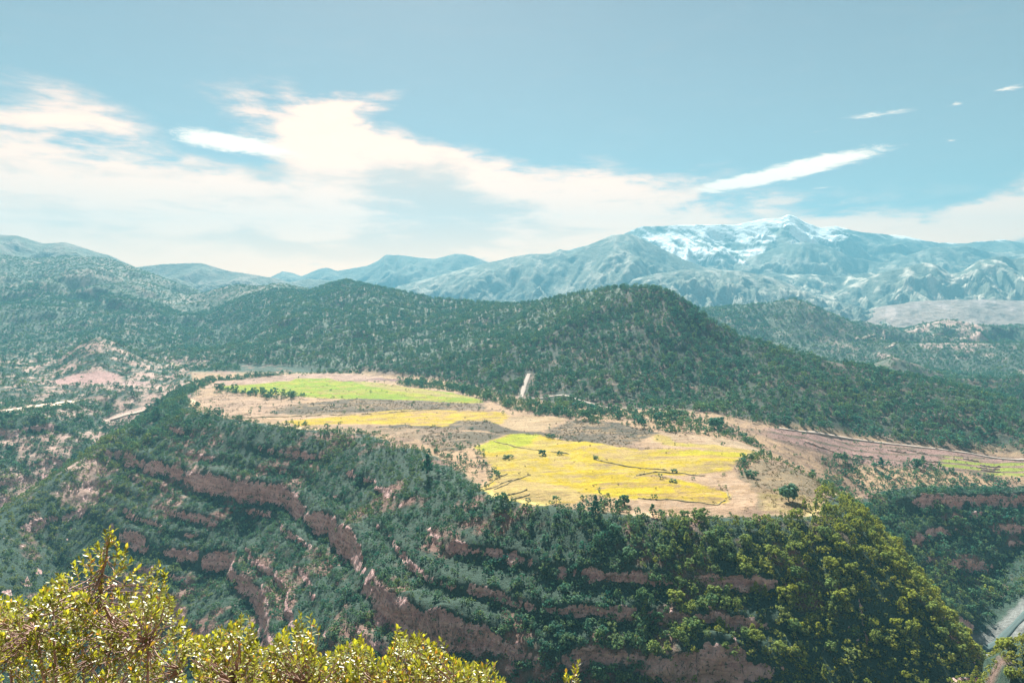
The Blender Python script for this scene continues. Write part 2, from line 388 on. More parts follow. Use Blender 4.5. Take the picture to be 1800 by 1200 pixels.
def bare(c1, c2=None):
    def f(sel):
        k = sst(n30[sel]*.7+n8[sel]*.6+n3m[sel]*.35+strk[sel]*.55, -.25, .35)[..., None]
        q = sst(strk[sel]*.9+n8[sel]*.5+n3m[sel]*.4+n90[sel]*.3, .18, .5)[..., None]*.55
        return (C3(*c1)*(1-k)+C3(*(c2 or c1))*k)*(1-q)+C3(.50,.34,.17)*q
    return f
YEL = (.68, .51, .02); LIME = (.38, .52, .03); GOLD = (.66, .50, .10); DRY = (.62, .43, .25)
F_PINKTOP = [(352,682),(400,668),(455,662),(500,655),(560,654),(640,657),(700,665),(620,668),(560,664),(520,668),(440,678),(378,684)]
F_LIME = [(372,681),(440,677),(500,670),(525,662),(575,661),(600,667),(660,674),(720,683),(800,693),(850,706),(850,711),(770,710),(680,706),(600,703),(500,697),(420,692)]
F_MIDSCR = [(640,703),(720,705),(850,713),(855,722),(760,723),(690,723),(600,728),(520,730),(470,726),(520,712),(600,704)]
F_STRIP = [(495,741),(560,736),(690,722),(770,721),(880,727),(897,735),(890,745),(866,748),(858,741),(800,741),(842,753),(828,759),(700,747),(600,745),(520,748)]
F_SCR2 = [(800,740),(862,741),(880,752),(930,760),(990,768),(960,775),(880,768),(840,760),(700,755),(650,752),(700,747),(780,752)]
F_TANC = [(893,735),(935,732),(1000,738),(985,746),(965,757),(940,764),(900,760),(880,752)]
F_SCR3 = [(965,757),(1010,742),(1080,745),(1120,755),(1160,765),(1130,775),(1110,788),(1060,786),(1000,778),(955,768)]
F_SCR4 = [(740,757),(830,762),(880,768),(860,778),(830,790),(790,800),(760,790),(735,775)]
F_MAIN = [(835,792),(862,778),(893,767),(945,768),(975,776),(1030,780),(1070,787),(1130,795),(1175,792),(1240,800),(1312,796),(1300,815),(1285,830),(1200,838),(1130,841),(1062,862),(1030,876),(1008,887),(930,886),(880,876),(845,861),(872,840),(866,820)]
F_GOLD = [(1150,768),(1230,776),(1330,790),(1318,798),(1240,796),(1170,786),(1140,776)]
F_SOUTH = [(1030,867),(1062,861),(1130,842),(1175,843),(1262,860),(1283,872),(1280,884),(1262,889),(1180,880),(1115,881),(1060,878)]
F_TANS = [(1085,883),(1130,877),(1200,880),(1262,889),(1283,880),(1275,860),(1200,842),(1290,835),(1330,862),(1336,890),(1290,905),(1110,906)]
F_TANE = [(1160,765),(1215,768),(1290,772),(1340,780),(1335,792),(1260,788),(1190,782)]
F_OLIVE = [(1300,838),(1335,815),(1400,812),(1470,830),(1480,850),(1440,870),(1442,905),(1336,893),(1330,862)]
F_OLIVE2 = [(1330,868),(1400,865),(1445,880),(1440,908),(1350,898)]
F_BROWN = [(340,700),(430,700),(520,706),(560,715),(500,730),(430,738),(370,728),(330,712)]
F_PINKL = [(480,745),(640,748),(760,760),(740,775),(640,760),(520,752)]
field(F_BROWN, bare((.60,.42,.29), (.52,.36,.26)))
field(F_PINKTOP, bare((.62,.43,.33), (.55,.37,.30)))
field(F_LIME, bare((.31,.46,.02), (.46,.46,.04)), w=3)
field([(600,667),(720,683),(845,704),(790,700),(700,690),(640,680)], bare((.55,.46,.16), (.50,.40,.14)), k=.8)
field(F_MIDSCR, bare((.19,.155,.11), (.36,.28,.20)))
field(F_PINKL, bare((.56,.40,.27), (.34,.26,.17)))
field(F_STRIP, bare((.66,.50,.04), (.62,.43,.14)), w=4)
field(F_SCR2, bare((.16,.135,.10), (.30,.24,.17)))
field(F_TANC, bare((.62,.46,.28), (.55,.40,.24)))
field(F_SCR4, bare((.20,.17,.12), (.42,.31,.22)))
field(F_SCR3, bare((.15,.13,.095), (.30,.24,.18)))
field(F_MAIN, bare(YEL, (.64,.50,.13)), w=4)
field([(835,792),(862,778),(893,767),(945,768),(930,785),(890,800),(860,800)], bare(LIME, (.50,.56,.04)), k=.7)
field([(1000,862),(870,835),(866,850),(845,861),(880,876),(930,886),(1008,887),(1035,872)], bare((.62,.46,.24), (.60,.48,.16)), k=.75, w=8)
field([(1130,795),(1312,799),(1290,812),(1180,806)], bare((.56,.52,.03), YEL), k=.8)
field(F_GOLD, bare((.60,.46,.14), (.58,.54,.06)))
field(F_TANE, bare((.63,.48,.32), (.56,.40,.27)))
field(F_TANS, bare((.64,.46,.31), (.60,.41,.27)))
field(F_SOUTH, bare((.68,.54,.02), (.66,.48,.06)), w=2.5)
field(F_OLIVE, bare((.36,.28,.18), (.26,.22,.15)), w=8)
field(F_OLIVE2, bare((.42,.33,.13), (.50,.38,.20)), w=6)
# pink bare earth strips along the back of the plateau
def strip(pts, wid, c, k=1.):
    global col
    x, y = XX, YY
    d, _ = seg_dist(x+n8*2, y+n8*4, pts)
    m = (1-sst(d+n30*wid*.7, wid*.6, wid))*k
    col = mixa(col, np.zeros_like(col)+C3(*c), m)
strip([PZ(600,668,-116), PZ(660,664,-116), PZ(720,668,-116)], 13, (.30,.17,.18))
strip([PZ(610,651,-118), PZ(740,654,-118), PZ(800,662,-118), PZ(870,675,-118), PZ(930,685,-117), PZ(1000,706,-117)], 9, (.50,.32,.30), .8)
# pink bank with terraces in front of the road at right
band = sst(UU, 1325, 1365)*sst(YY, 640, 660)*(1-sst(YY-interp(UU, B_FOOT, 2), -4, 12))
col = mixa(col, C3(.44,.28,.25)*(1+.35*n8[..., None]), band)
terr = (np.sin((YY-.15*XX)/4.2+n30*2) > .72)
col = mixa(col, C3(.16,.14,.09)+0*col, band*terr*.8)
furr = fbm((XX*.35+YY*.1)/9, (YY*1.0-.18*XX+n30*5)/2.2, 3, 611)
col = col*(1+.30*(furr*(platm > .5)*sst(np.abs(furr), .05, .4))[..., None])
# small green terraces at the far right
pl_ = [PY(1650,665), PY(1800,640), PY(1860,690), PY(1660,705)]
gm = 1-sst(sdist(XX+n8*4, YY+n8*4, pl_), -4, 4)
col = mixa(col, C3(.36,.46,.06)+0*col, gm*sst(np.sin(YY/3.1+n30)+.3, -.4, .2)*.9)
# hill behind: thin soil, greener
hillm = sst(YY-interp(UU, B_FOOT, 2), 0, 40)
col = mixa(col, mixa(np.zeros_like(col)+C3(.085,.105,.08), C3(.20,.17,.14), sst(n30+.6*n90+.4*n8, .05, .5)), hillm)
# bright spur crest at far right of the hill
dcr, _ = seg_dist(XX, YY, [PY(1480,995), PY(1600,975), PY(1730,945)])
col = mixa(col, C3(.36,.28,.24)+0*col, (1-sst(dcr, 10, 32))*.7)
# left valley: bare purple-pink slope and road terraces
def blobm(px, z, Y, rx, ry): 
    x0, y0 = PY(px, Y); return 1-sst(((XX-x0)/rx)**2+((YY-y0)/ry)**2+n30*.5, .7, 1.1)
leftv = sst(seg_dist(XX, YY, [q[:2] for q in SPUR_L])[0]+n30*25+600*(UU < 175)*(YY > 640), 130, 190)*(1-sst(UU, 330, 420))*sst(YY, 560, 650)*(1-sst(YY, 1500, 1800))
col = mixa(col, C3(.33,.235,.20)*(1+.3*n8[..., None]), leftv*sst(n30+.5*n8, -.25, .35)*.8*(DM > 0))
col = mixa(col, C3(.30,.19,.175)+0*col, blobm(150, 0, 1165, 62, 42)*.95)
col = mixa(col, C3(.28,.19,.18)+0*col, blobm(232, 0, 1140, 50, 22)*.8)
strip([P(-60,742,880)[:2], P(0,728,900)[:2], P(60,714,950)[:2], P(128,703,1010)[:2]], 16, (.60,.46,.36))
strip([P(195,697,960)[:2], P(260,688,990)[:2], P(330,675,1040)[:2]], 12, (.50,.36,.31), .8)
strip([PY(245,1560), PY(290,1480), PY(330,1400)], 16, (.56,.45,.30), .9)
# far right valley: bare pink patches
rv = sst(UU, 1500, 1560)*sst(YY, 1500, 1650)*(1-hillm*0)
col = mixa(col, C3(.40,.28,.25)+0*col, rv*sst(n90+.4*n30, .12, .45)*.7)
# river gravel
drv, _ = seg_dist(XX, YY, RIVER)
col = mixa(col, C3(.15,.16,.155)*(1+.35*n3m[..., None]), (1-sst(drv+n8*4+n3m*2, 8, 13))*(YY < 640)*(XX > 80))
brn = sst(n8*.7+n30*.5+n3m*.5, .12, .45)*.45*platm*(col[..., 1] < .40)
col = mixa(col, C3(.34,.23,.16)+0*col, brn)
col = col*(1-.58*platm[..., None])
col = np.clip(col*(1+.10*n3m[..., None]), .01, .9)
rk_ = rockm[..., None]
bx1 = (fbm(XX/9, ZZ/7, 4, 501, .6))*4.5*rockm; by1 = (fbm(XX/7, ZZ/3.2+YY/30, 4, 502, .6))*4.5*rockm
terrain = grid_mesh('terrain', XX+bx1*.6, YY+by1, ZZ+1.2*rockm*fbm(XX/5, YY/5, 3, 503), M_GROUND, col)
at_ = terrain.data.attributes.new('cliff', 'FLOAT', 'POINT'); at_.data.foreach_set('value', np.clip(rockm, 0, 1).astype(np.float32).ravel())

# lookup of the ground height at any world point (bilinear in the same grid)
def ground(x, y):
    x = np.asarray(x, float); y = np.asarray(y, float)
    u = 900+F*x/np.maximum(y, 6.0)
    j = np.clip(np.interp(u, us, np.arange(nu)), 0, nu-1.001); i = np.clip(np.interp(y, Ys, np.arange(nY)), 0, nY-1.001)
    i0 = i.astype(int); j0 = j.astype(int); fi = i-i0; fj = j-j0
    return (ZZ[i0, j0]*(1-fi)*(1-fj)+ZZ[i0+1, j0]*fi*(1-fj)+ZZ[i0, j0+1]*(1-fi)*fj+ZZ[i0+1, j0+1]*fi*fj)
def gridv(A, x, y):
    u = 900+F*x/np.maximum(y, 6.0)
    j = np.clip(np.rint(np.interp(u, us, np.arange(nu))), 0, nu-1).astype(int); i = np.clip(np.rint(np.interp(y, Ys, np.arange(nY))), 0, nY-1).astype(int)
    return A[i, j]

# a plain continues under and behind the ranges as far as the horizon
def flat_mesh(name, verts, faces, mat, kind=None, parent=None, smooth=False):
    me = bpy.data.meshes.new(name); me.from_pydata([tuple(v) for v in verts], [], faces); me.materials.append(mat)
    if smooth: me.polygons.foreach_set('use_smooth', np.ones(len(me.polygons), bool))
    o = bpy.data.objects.new(name, me); sc.collection.objects.link(o)
    if kind: o['kind'] = kind
    if parent: o.parent = parent
    return o
gx, gy = np.meshgrid(np.linspace(-7900, 7900, 50), np.linspace(-1100, 7150, 40))
far_ground = grid_mesh('ground', gx, gy, np.full(gx.shape, -300.0)+fbm(gx/1500, gy/1500, 3, 5)*12, M_FAR, np.zeros(gx.shape+(3,))+C3(.14,.14,.10))

# ------------------------------------------------------------------ far mountain ranges
def mountain(name, crest, Yc, foot_dy, foot_z, amp, seed, freq=1., rows=80, base=(.13,.135,.10), light=(.30,.25,.20), snow=None, back=.5, shape=1.2, jag=2.0, x0=-450, x1=2250, bare_k=.5):
    uu = np.linspace(max(x0, crest[0][0]-10), min(x1, crest[-1][0]+10), int((min(x1, crest[-1][0])-max(x0, crest[0][0]))/3.6)+20)
    c0 = crest[len(crest)//2][2]; crest = [(a, b, Yc+(c-c0)*.35) for a, b, c in crest]; amp *= .42; freq *= 1.3
    kk = np.concatenate([np.linspace(0, 1, rows), 1+np.linspace(.02, .35, 10)])
    U, K = np.meshgrid(uu, kk)
    yc = interp(U, crest, 2); yf = yc-foot_dy
    Y = yf+(yc-yf)*K; X = (U-900)/F*Y
    zc = (HOR-interp(U, crest, 1))/F*yc
    cr_n = fbm(U/22, U*0+seed, 4, seed)*jag*yc/F
    k1 = np.clip(K, 0, 1)
    z = foot_z+(zc-foot_z)*k1**shape
    z = np.where(K > 1, zc-(Y-yc)*back, z)+cr_n*sst(K, .6, 1)
    wp = fbm(X/900*freq, Y/900*freq, 3, seed+1)
    r = ridged(X/520*freq+wp*.7, Y/1300*freq+wp*.5, 6, seed+2, .6)
    w = np.clip(4*k1*(1-k1), 0, 1)*(1-k1*.25)+.12*(k1 > .02)*(1-k1)
    z = z+w*(r-.52)*amp*1.9
    nn = fbm(X/160*freq, Y/260*freq, 5, seed+4, .6)
    n_s = fbm(X/45, Y/60, 3, seed+8)
    c = mixa(np.zeros(X.shape+(3,))+C3(*base), C3(*light), sst(nn+.7*n_s+(r-.5)*.8, -.05, .6)*bare_k*1.6)
    if snow:
        c = snow(c, U, K, X, Y, z, nn, n_s, r)
    o = grid_mesh(name, X, Y, z, M_FAR, np.clip(c, .01, .85))
    return o
def snow_fn(c, U, K, X, Y, z, nn, n_s, r):
    # snow lies on the upper beds between two columns of the range, in streaks down the gullies
    stre = fbm((X+z*.9)/60, z/210, 4, 300, .65); beds = vn(z/26+n_s*.7, z*0, 301)
    py = HOR-F*z/Y
    top = np.interp(U, [1100,1130,1180,1290,1345,1375,1400,1420,1500,1600,1800], [0,.25,.80,.85,1.1,.30,1.0,1.0,.28,.10,.04])
    ext = np.interp(U, [1100,1180,1260,1330,1385,1400,1430,1500,1600,1800], [425,470,455,440,405,475,455,418,425,430])
    k = sst(top*.85+stre*.9+(beds-.5)*.75+(r-.5)*.5-(py-interp(U, I_CREST, 1))/np.maximum(ext-interp(U, I_CREST, 1), 5)*.75, .03, .22)*(top > .01)
    return mixa(c, C3(.82,.84,.86)+0*c, k)
I_CREST = [(1000,440,9600),(1090,414,9600),(1112,404,9600),(1130,398,9600),(1200,396,9600),(1290,395,9600),(1320,389,9600),(1345,384,9600),(1370,384,9500),(1385,377,9500),(1398,380,9500),(1415,390,9500),(1440,400,9500),(1470,397,9500),(1500,406,9500),(1560,412,9500),(1600,417,9400),(1650,427,9400),(1700,427,9400),(1765,421,9400),(1800,427,9400),(1900,433,9400),(2250,440,9400)]
H_CREST = [(650,530,6900),(700,503,6900),(750,490,6900),(800,476,6900),(860,461,6900),(900,452,6900),(930,446,6900),(965,446,6900),(985,438,6900),(1000,442,6800),(1040,428,6700),(1075,413,6700),(1110,411,6700),(1150,430,6600),(1200,455,6500),(1240,470,6500),(1290,476,6400),(1340,505,6300),(1400,530,6200)]
G_CREST = [(430,500,8900),(475,487,8900),(497,477,8900),(515,480,8900),(530,485,8900),(560,473,8900),(575,470,8900),(592,476,8900),(645,467,8900),(665,458,8900),(678,447,8900),(700,448,8900),(740,453,8900),(765,455,8900),(800,446,8900),(815,446,8900),(830,450,8900),(856,460,8900),(900,478,8900),(1000,500,8900)]
E_CREST = [(150,480,4700),(235,470,4700),(290,464,4700),(355,462,4700),(380,470,4700),(410,478,4650),(450,483,4600),(490,490,4600),(530,503,4600),(620,530,4600)]
F_CREST = [(440,510,4900),(500,497,4900),(545,490,4900),(575,493,4900),(600,494,4900),(700,530,4900)]
D_CREST = [(-450,430,4900),(-100,410,4900),(0,412,4900),(30,414,4900),(75,428,4900),(115,426,4900),(140,433,4850),(170,443,4800),(190,448,4800),(240,470,4800),(330,500,4800)]
J1 = [(1000,520,5700),(1100,492,5700),(1160,480,5700),(1210,472,5700),(1260,477,5700),(1300,476,5600),(1340,484,5500),(1390,500,5400),(1440,520,5300),(1490,535,5200),(1540,548,5200),(1600,570,5100)]
J0 = [(1150,480,8000),(1260,470,8000),(1310,455,8000),(1360,437,8000),(1410,425,8000),(1450,432,8000),(1500,452,8000),(1560,462,8000),(1600,446,8000),(1640,436,8000),(1700,432,8000),(1740,444,8000),(1800,440,8000),(1900,450,8000),(2250,470,8000)]
J3 = [(1400,528,5900),(1460,515,5900),(1500,500,5900),(1545,480,5800),(1590,470,5700),(1625,462,5600),(1650,466,5600),(1670,480,5600),(1690,478,5500),(1720,458,5500),(1762,449,5500),(1780,456,5500),(1800,452,5500),(1900,440,5500),(2250,450,5400)]
J4 = [(1440,580,4700),(1500,556,4700),(1540,541,4700),(1600,531,4700),(1690,526,4700),(1760,527,4700),(1800,529,4700),(1900,530,4700),(2250,540,4700)]
J2 = [(1180,500,6300),(1290,492,6300),(1350,480,6300),(1420,482,6300),(1480,486,6300),(1530,478,6300),(1600,490,6200),(1700,500,6200),(1800,500,6200)]
mountain('mountain_range', I_CREST, 6700, 1700, -20, 420, 401, .9, 120, shape=1.2, snow=snow_fn, light=(.26,.24,.20), jag=1.2)
mountain('mountain', J0, 5950, 1000, 20, 342, 421, 1.35, 80, light=(.42,.38,.32), shape=1.3, bare_k=.35)
mountain('mountain', G_CREST, 6500, 1500, -100, 420, 441, .9, 80, light=(.25,.22,.18), jag=1.0, bare_k=.3)
mountain('mountain', H_CREST, 5300, 1300, -120, 300, 461, 1.1, 110, light=(.36,.32,.26), jag=.8, shape=1.15)
mountain('hill', J2, 5300, 700, -20, 216, 471, 2.25, 70, light=(.58,.52,.42), bare_k=.8)
mountain('hill', J1, 4500, 1150, -140, 297, 481, 2.55, 110, light=(.34,.31,.26), bare_k=.6, shape=1.1)
mountain('hill', J3, 4800, 950, -90, 297, 501, 2.10, 100, light=(.52,.46,.38), bare_k=.7)
mountain('hill', J4, 4000, 650, -100, 70, 521, 1.6, 60, base=(.26,.20,.17), light=(.36,.28,.26), bare_k=.6)
mountain('hill', D_CREST, 4000, 1100, 40, 260, 541, 1.0, 80, light=(.22,.19,.16), jag=.7)
mountain('hill', E_CREST, 4450, 1100, -80, 260, 561, 1.1, 80, light=(.22,.19,.16), jag=.8)
mountain('hill', F_CREST, 4700, 900, -80, 150, 581, 1.3, 50, light=(.22,.19,.16), jag=.8)

# ------------------------------------------------------------------ foliage materials
def foliage_material(name, dark, light, yellow, trans=.48):
    m = bpy.data.materials.new(name); m.use_nodes = True; t = m.node_tree; t.nodes.clear()
    oi = t.nodes.new('ShaderNodeObjectInfo'); rnd = N(t, oi.outputs['Random'])
    at = t.nodes.new('ShaderNodeAttribute'); at.attribute_type = 'INSTANCER'; at.attribute_name = 'tint'; ti = N(t, at.outputs['Fac'])
    ge = t.nodes.new('ShaderNodeNewGeometry'); isl = N(t, ge.outputs['Random Per Island'])
    c = mixc(t, rnd, dark, light)
    c = mixc(t, (ti*(rnd*.5+.75))._m('MINIMUM', 1.0), c, yellow)
    v = isl*.9+.55
    cb = t.nodes.new('ShaderNodeCombineXYZ')
    for k in range(3): t.links.new(v.s, cb.inputs[k])
    c = mixc(t, 1., c, cb.outputs[0], 'MULTIPLY')
    d = t.nodes.new('ShaderNodeBsdfDiffuse'); tr = t.nodes.new('ShaderNodeBsdfTranslucent'); mx = t.nodes.new('ShaderNodeMixShader')
    t.links.new(c, d.inputs[0]); t.links.new(mixc(t, 1., c, (1.5, 1.35, .7), 'MULTIPLY'), tr.inputs[0])
    mx.inputs[0].default_value = trans; t.links.new(d.outputs[0], mx.inputs[1]); t.links.new(tr.outputs[0], mx.inputs[2])
    o = t.nodes.new('ShaderNodeOutputMaterial'); t.links.new(mx.outputs[0], o.inputs[0]); return m
M_PINE = foliage_material('pine_needles', (.040,.150,.135), (.100,.220,.185), (.25,.29,.055))
M_OAK = foliage_material('evergreen_leaves', (.040,.140,.130), (.115,.215,.175), (.25,.28,.07))
M_SCRUB = foliage_material('dry_scrub', (.11,.10,.065), (.17,.145,.095), (.24,.20,.10), .15)
def plain(name, c, rough=.9, sc_=None, var=.3, spec=.2):
    m = bpy.data.materials.new(name); m.use_nodes = True; t = m.node_tree; b = t.nodes['Principled BSDF']
    b.inputs['Roughness'].default_value = rough; b.inputs['Specular IOR Level'].default_value = spec
    tcn = t.nodes.new('ShaderNodeTexCoord'); a = noise(t, tcn.outputs['Object'], sc_ or 1, 6, .65)
    t.links.new(mixc(t, a, tuple(x*(1-var) for x in c), tuple(min(1, x*(1+var)) for x in c)), b.inputs['Base Color']); return m
M_BARK = plain('bark', (.13, .10, .08), .95, 3)

# ------------------------------------------------------------------ tree shapes (unit height 1, base at the origin)
def rand_unit(rng, n):
    v = rng.normal(size=(n, 3)); return v/np.linalg.norm(v, axis=1)[:, None]
def leaf_cloud(rng, centres, radii, per, size, flat=.38):
    """quads standing for leafy sprays around clump centres"""
    n = len(centres)*per
    c = np.repeat(centres, per, 0); r = np.repeat(radii, per)
    off = rand_unit(rng, n)*(r*rng.uniform(.55, 1.0, n))[:, None]; off[:, 2] *= .8
    p = c+off
    nrm = off/np.maximum(np.linalg.norm(off, axis=1), 1e-6)[:, None]+rand_unit(rng, n)*flat+np.array([0, 0, .2])
    nrm /= np.linalg.norm(nrm, axis=1)[:, None]
    a = np.cross(nrm, rand_unit(rng, n)); a /= np.maximum(np.linalg.norm(a, axis=1), 1e-6)[:, None]
    b = np.cross(nrm, a); s = (size*rng.uniform(.6, 1.3, n))[:, None]
    V = np.stack([p-a*s, p-b*s*.55, p+a*s, p+b*s*.55], 1).reshape(-1, 3)
    return V, [tuple(range(4*i, 4*i+4)) for i in range(n)]
def blobs(centres, radii, rng):
    V = []; Fc = []
    base = [(0,0,1),(.89,0,.45),(.28,.85,.45),(-.72,.53,.45),(-.72,-.53,.45),(.28,-.85,.45),(.72,.53,-.45),(-.28,.85,-.45),(-.89,0,-.45),(-.28,-.85,-.45),(.72,-.53,-.45),(0,0,-1)]
    fc = [(0,1,2),(0,2,3),(0,3,4),(0,4,5),(0,5,1),(1,6,2),(2,7,3),(3,8,4),(4,9,5),(5,10,1),(6,7,2),(7,8,3),(8,9,4),(9,10,5),(10,6,1),(11,7,6),(11,8,7),(11,9,8),(11,10,9),(11,6,10)]
    for c, r in zip(centres, radii):
        k = len(V)
        for b in base: V.append(tuple(np.array(c)+np.array(b)*r*rng.uniform(.7, 1.1)))
        Fc += [tuple(k+q for q in f) for f in fc]
    return np.array(V), Fc
def crown(kind, seed, n_cl=26, per=7, size=.05):
    rng = np.random.default_rng(seed); cs = []; rs = []
    for i in range(n_cl):
        if kind == 'pine':
            h = rng.uniform(.22, .97); R = .27*(1-((h-.22)/.80))**.75+.025; r = R*math.sqrt(rng.uniform(.15, 1)); cr = .085*(1.25-h*.6)
        elif kind == 'round':
            h = rng.uniform(.30, .93); q = (h-.60)/.40; R = .46*math.sqrt(max(0.05, 1-q*q)); r = R*math.sqrt(rng.uniform(.1, 1)); cr = .14
        elif kind == 'umbrella':
            h = rng.uniform(.48, .92); q = (h-.62)/.34; R = .48*math.sqrt(max(0.05, 1-q*q)); r = R*math.sqrt(rng.uniform(.1, 1)); cr = .12
        else:   # bush
            h = rng.uniform(.12, .85); q = (h-.25)/.70; R = .68*math.sqrt(max(0.05, 1-q*q)); r = R*math.sqrt(rng.uniform(.05, 1)); cr = .20
        a = rng.uniform(0, 6.283); cs.append((r*math.cos(a), r*math.sin(a), h)); rs.append(cr*rng.uniform(.7, 1.25))
    cs = np.array(cs); rs = np.array(rs)
    V1, F1 = blobs(cs, rs*.72, rng); V2, F2 = leaf_cloud(rng, cs, rs*1.05, per, size)
    return np.concatenate([V1, V2]), F1+[tuple(q+len(V1) for q in f) for f in F2]
def tube(pts, rad, seg=5):
    V = []; Fc = []
    for i, (p, r) in enumerate(zip(pts, rad)):
        p = np.array(p, float); q = np.array(pts[min(i+1, len(pts)-1)], float)-np.array(pts[max(i-1, 0)], float); q /= max(np.linalg.norm(q), 1e-9)
        a = np.cross(q, (0.3, .9, .1)); a /= np.linalg.norm(a); b = np.cross(q, a)
        for k in range(seg):
            an = 6.2832*k/seg; V.append(p+(a*math.cos(an)+b*math.sin(an))*r)
    for i in range(len(pts)-1):
        for k in range(seg): Fc.append((i*seg+k, i*seg+(k+1) % seg, (i+1)*seg+(k+1) % seg, (i+1)*seg+k))
    Fc.append(tuple(range((len(pts)-1)*seg, len(pts)*seg)))
    return V, Fc
def trunk(kind, seed):
    rng = np.random.default_rng(seed); V = []; Fc = []
    top = {'pine': .85, 'round': .6, 'umbrella': .7, 'bush': .4}[kind]; r0 = {'pine': .022, 'round': .04, 'umbrella': .03, 'bush': .04}[kind]
    pts = [(rng.normal(0, .012)*i, rng.normal(0, .012)*i, -.06+(top+.06)*i/4) for i in range(5)]
    def add(pp, rr):
        v, f = tube(pp, rr); k = len(V); V.extend(v); Fc.extend(tuple(q+k for q in g) for g in f)
    add(pts, [r0*(1-.18*i) for i in range(5)])
    for j in range(5):
        a = rng.uniform(0, 6.28); h = rng.uniform(.25, top*.9); L = .22 if kind == 'pine' else .3
        add([(0, 0, h), (math.cos(a)*L*.5, math.sin(a)*L*.5, h+.05), (math.cos(a)*L, math.sin(a)*L, h+.14)], [r0*.5, r0*.35, r0*.15])
    return V, Fc
def mesh_of(name, parts):
    V = []; Fc = []; mi = []
    mats = []
    for v, f, m_ in parts:
        k = len(V); V.extend(map(tuple, v)); Fc.extend(tuple(q+k for q in g) for g in f)
        if m_ not in mats: mats.append(m_)
        mi += [mats.index(m_)]*len(f)
    me = bpy.data.meshes.new(name); me.from_pydata(V, [], Fc)
    for m_ in mats: me.materials.append(m_)
    me.polygons.foreach_set('material_index', mi); me.update(); return me
def make_source(name, kinds, mat, n_cl, per, size):
    c = bpy.data.collections.new(name)
    for i, k in enumerate(kinds):
        v, f = crown(k, 50+i, n_cl, per, size); tv, tf = trunk(k, 90+i)
        parts = [(v, f, mat)]+([(tv, tf, M_BARK)] if k != 'bush' else [])
        c.objects.link(bpy.data.objects.new('%s_shape' % name, mesh_of('%s_shape' % name, parts)))
    return c
SRC_PINE = make_source('pine', ['pine', 'pine', 'pine', 'round', 'umbrella'], M_PINE, 20, 7, .055)
SRC_BUSH = make_source('bush', ['bush', 'bush', 'bush', 'round'], M_OAK, 12, 6, .10)
SRC_LOW = make_source('scrub', ['bush', 'bush'], M_SCRUB, 8, 5, .12)

def scatter_tree(name, src, n_kinds, pts, scl, rz, tint, seed, label):
    me = bpy.data.meshes.new(name); me.vertices.add(len(pts)); me.vertices.foreach_set('co', np.asarray(pts, np.float32).ravel())
    rng = np.random.default_rng(seed)
    for nm, typ, arr in (('scl', 'FLOAT_VECTOR', scl), ('rotz', 'FLOAT', rz), ('tint', 'FLOAT', tint), ('kind_i', 'INT', rng.integers(0, n_kinds, len(pts)))):
        a = me.attributes.new(nm, typ, 'POINT'); a.data.foreach_set('vector' if typ == 'FLOAT_VECTOR' else 'value', np.asarray(arr, np.int32 if typ == 'INT' else np.float32).ravel())
    o = bpy.data.objects.new(name, me); sc.collection.objects.link(o); o['kind'] = 'stuff'; o['label'] = label
    g = bpy.data.node_groups.new(name, 'GeometryNodeTree')
    g.interface.new_socket('Geometry', in_out='INPUT', socket_type='NodeSocketGeometry'); g.interface.new_socket('Geometry', in_out='OUTPUT', socket_type='NodeSocketGeometry')
    nd = g.nodes; L = g.links.new
    gi = nd.new('NodeGroupInput'); go = nd.new('NodeGroupOutput'); ip = nd.new('GeometryNodeInstanceOnPoints'); ci = nd.new('GeometryNodeCollectionInfo')
    ci.inputs['Collection'].default_value = src; ci.inputs['Separate Children'].default_value = True; ci.inputs['Reset Children'].default_value = True
    def na(nm, typ):
        n = nd.new('GeometryNodeInputNamedAttribute'); n.data_type = typ; n.inputs[0].default_value = nm; return n.outputs[0]
    cx = nd.new('ShaderNodeCombineXYZ'); L(na('rotz', 'FLOAT'), cx.inputs[2])
    ip.inputs['Pick Instance'].default_value = True
    L(gi.outputs[0], ip.inputs['Points']); L(ci.outputs[0], ip.inputs['Instance']); L(na('kind_i', 'INT'), ip.inputs['Instance Index'])
    L(cx.outputs[0], ip.inputs['Rotation']); L(na('scl', 'FLOAT_VECTOR'), ip.inputs['Scale']); L(ip.outputs[0], go.inputs[0])
    md = o.modifiers.new('scatter', 'NODES'); md.node_group = g
    return o

# ------------------------------------------------------------------ where things grow
rngS = np.random.default_rng(2024)
cell_w = (XX[:-1, 1:]-XX[:-1, :-1]); cell_h = (YY[1:, :-1]-YY[:-1, :-1])
SL = slope[:-1, :-1]; area = cell_w*cell_h*np.sqrt(1+np.minimum(SL, 1.5)**2)
cU, cY, cX = UU[:-1, :-1], YY[:-1, :-1], XX[:-1, :-1]
cd = DM[:-1, :-1]; c30, c8, c90 = n30[:-1, :-1], n8[:-1, :-1], n90[:-1, :-1]
hs = ZZ/np.maximum(YY, 1); hs = np.where(YY < 60, -9, hs); HORIZ = np.maximum.accumulate(hs, 0)
frame = (cU > -55) & (cU < 1855)
def sample(dens):
    w = np.where(frame & (cY > 90), area*np.maximum(dens, 0), 0); n = int(w.sum())
    cs = np.cumsum(w.ravel()); k = np.searchsorted(cs, rngS.uniform(0, cs[-1], n)); k = np.minimum(k, w.size-1)
    i, j = np.unravel_index(k, w.shape); fi = rngS.uniform(0, 1, n); fj = rngS.uniform(0, 1, n)
    y = YY[i, j]+fi*(YY[i+1, j]-YY[i, j]); u = UU[i, j]+fj*(UU[i, j+1]-UU[i, j]); x = (u-900)/F*y
    return x, y, ground(x, y), i, j
footY = interp(cU, B_FOOT, 2)
on_plat = (cd < 1.5) & (cY < footY) & (cY < 1250)
hill = sst(cY-footY, 0, 25)
bandc = band[:-1, :-1]
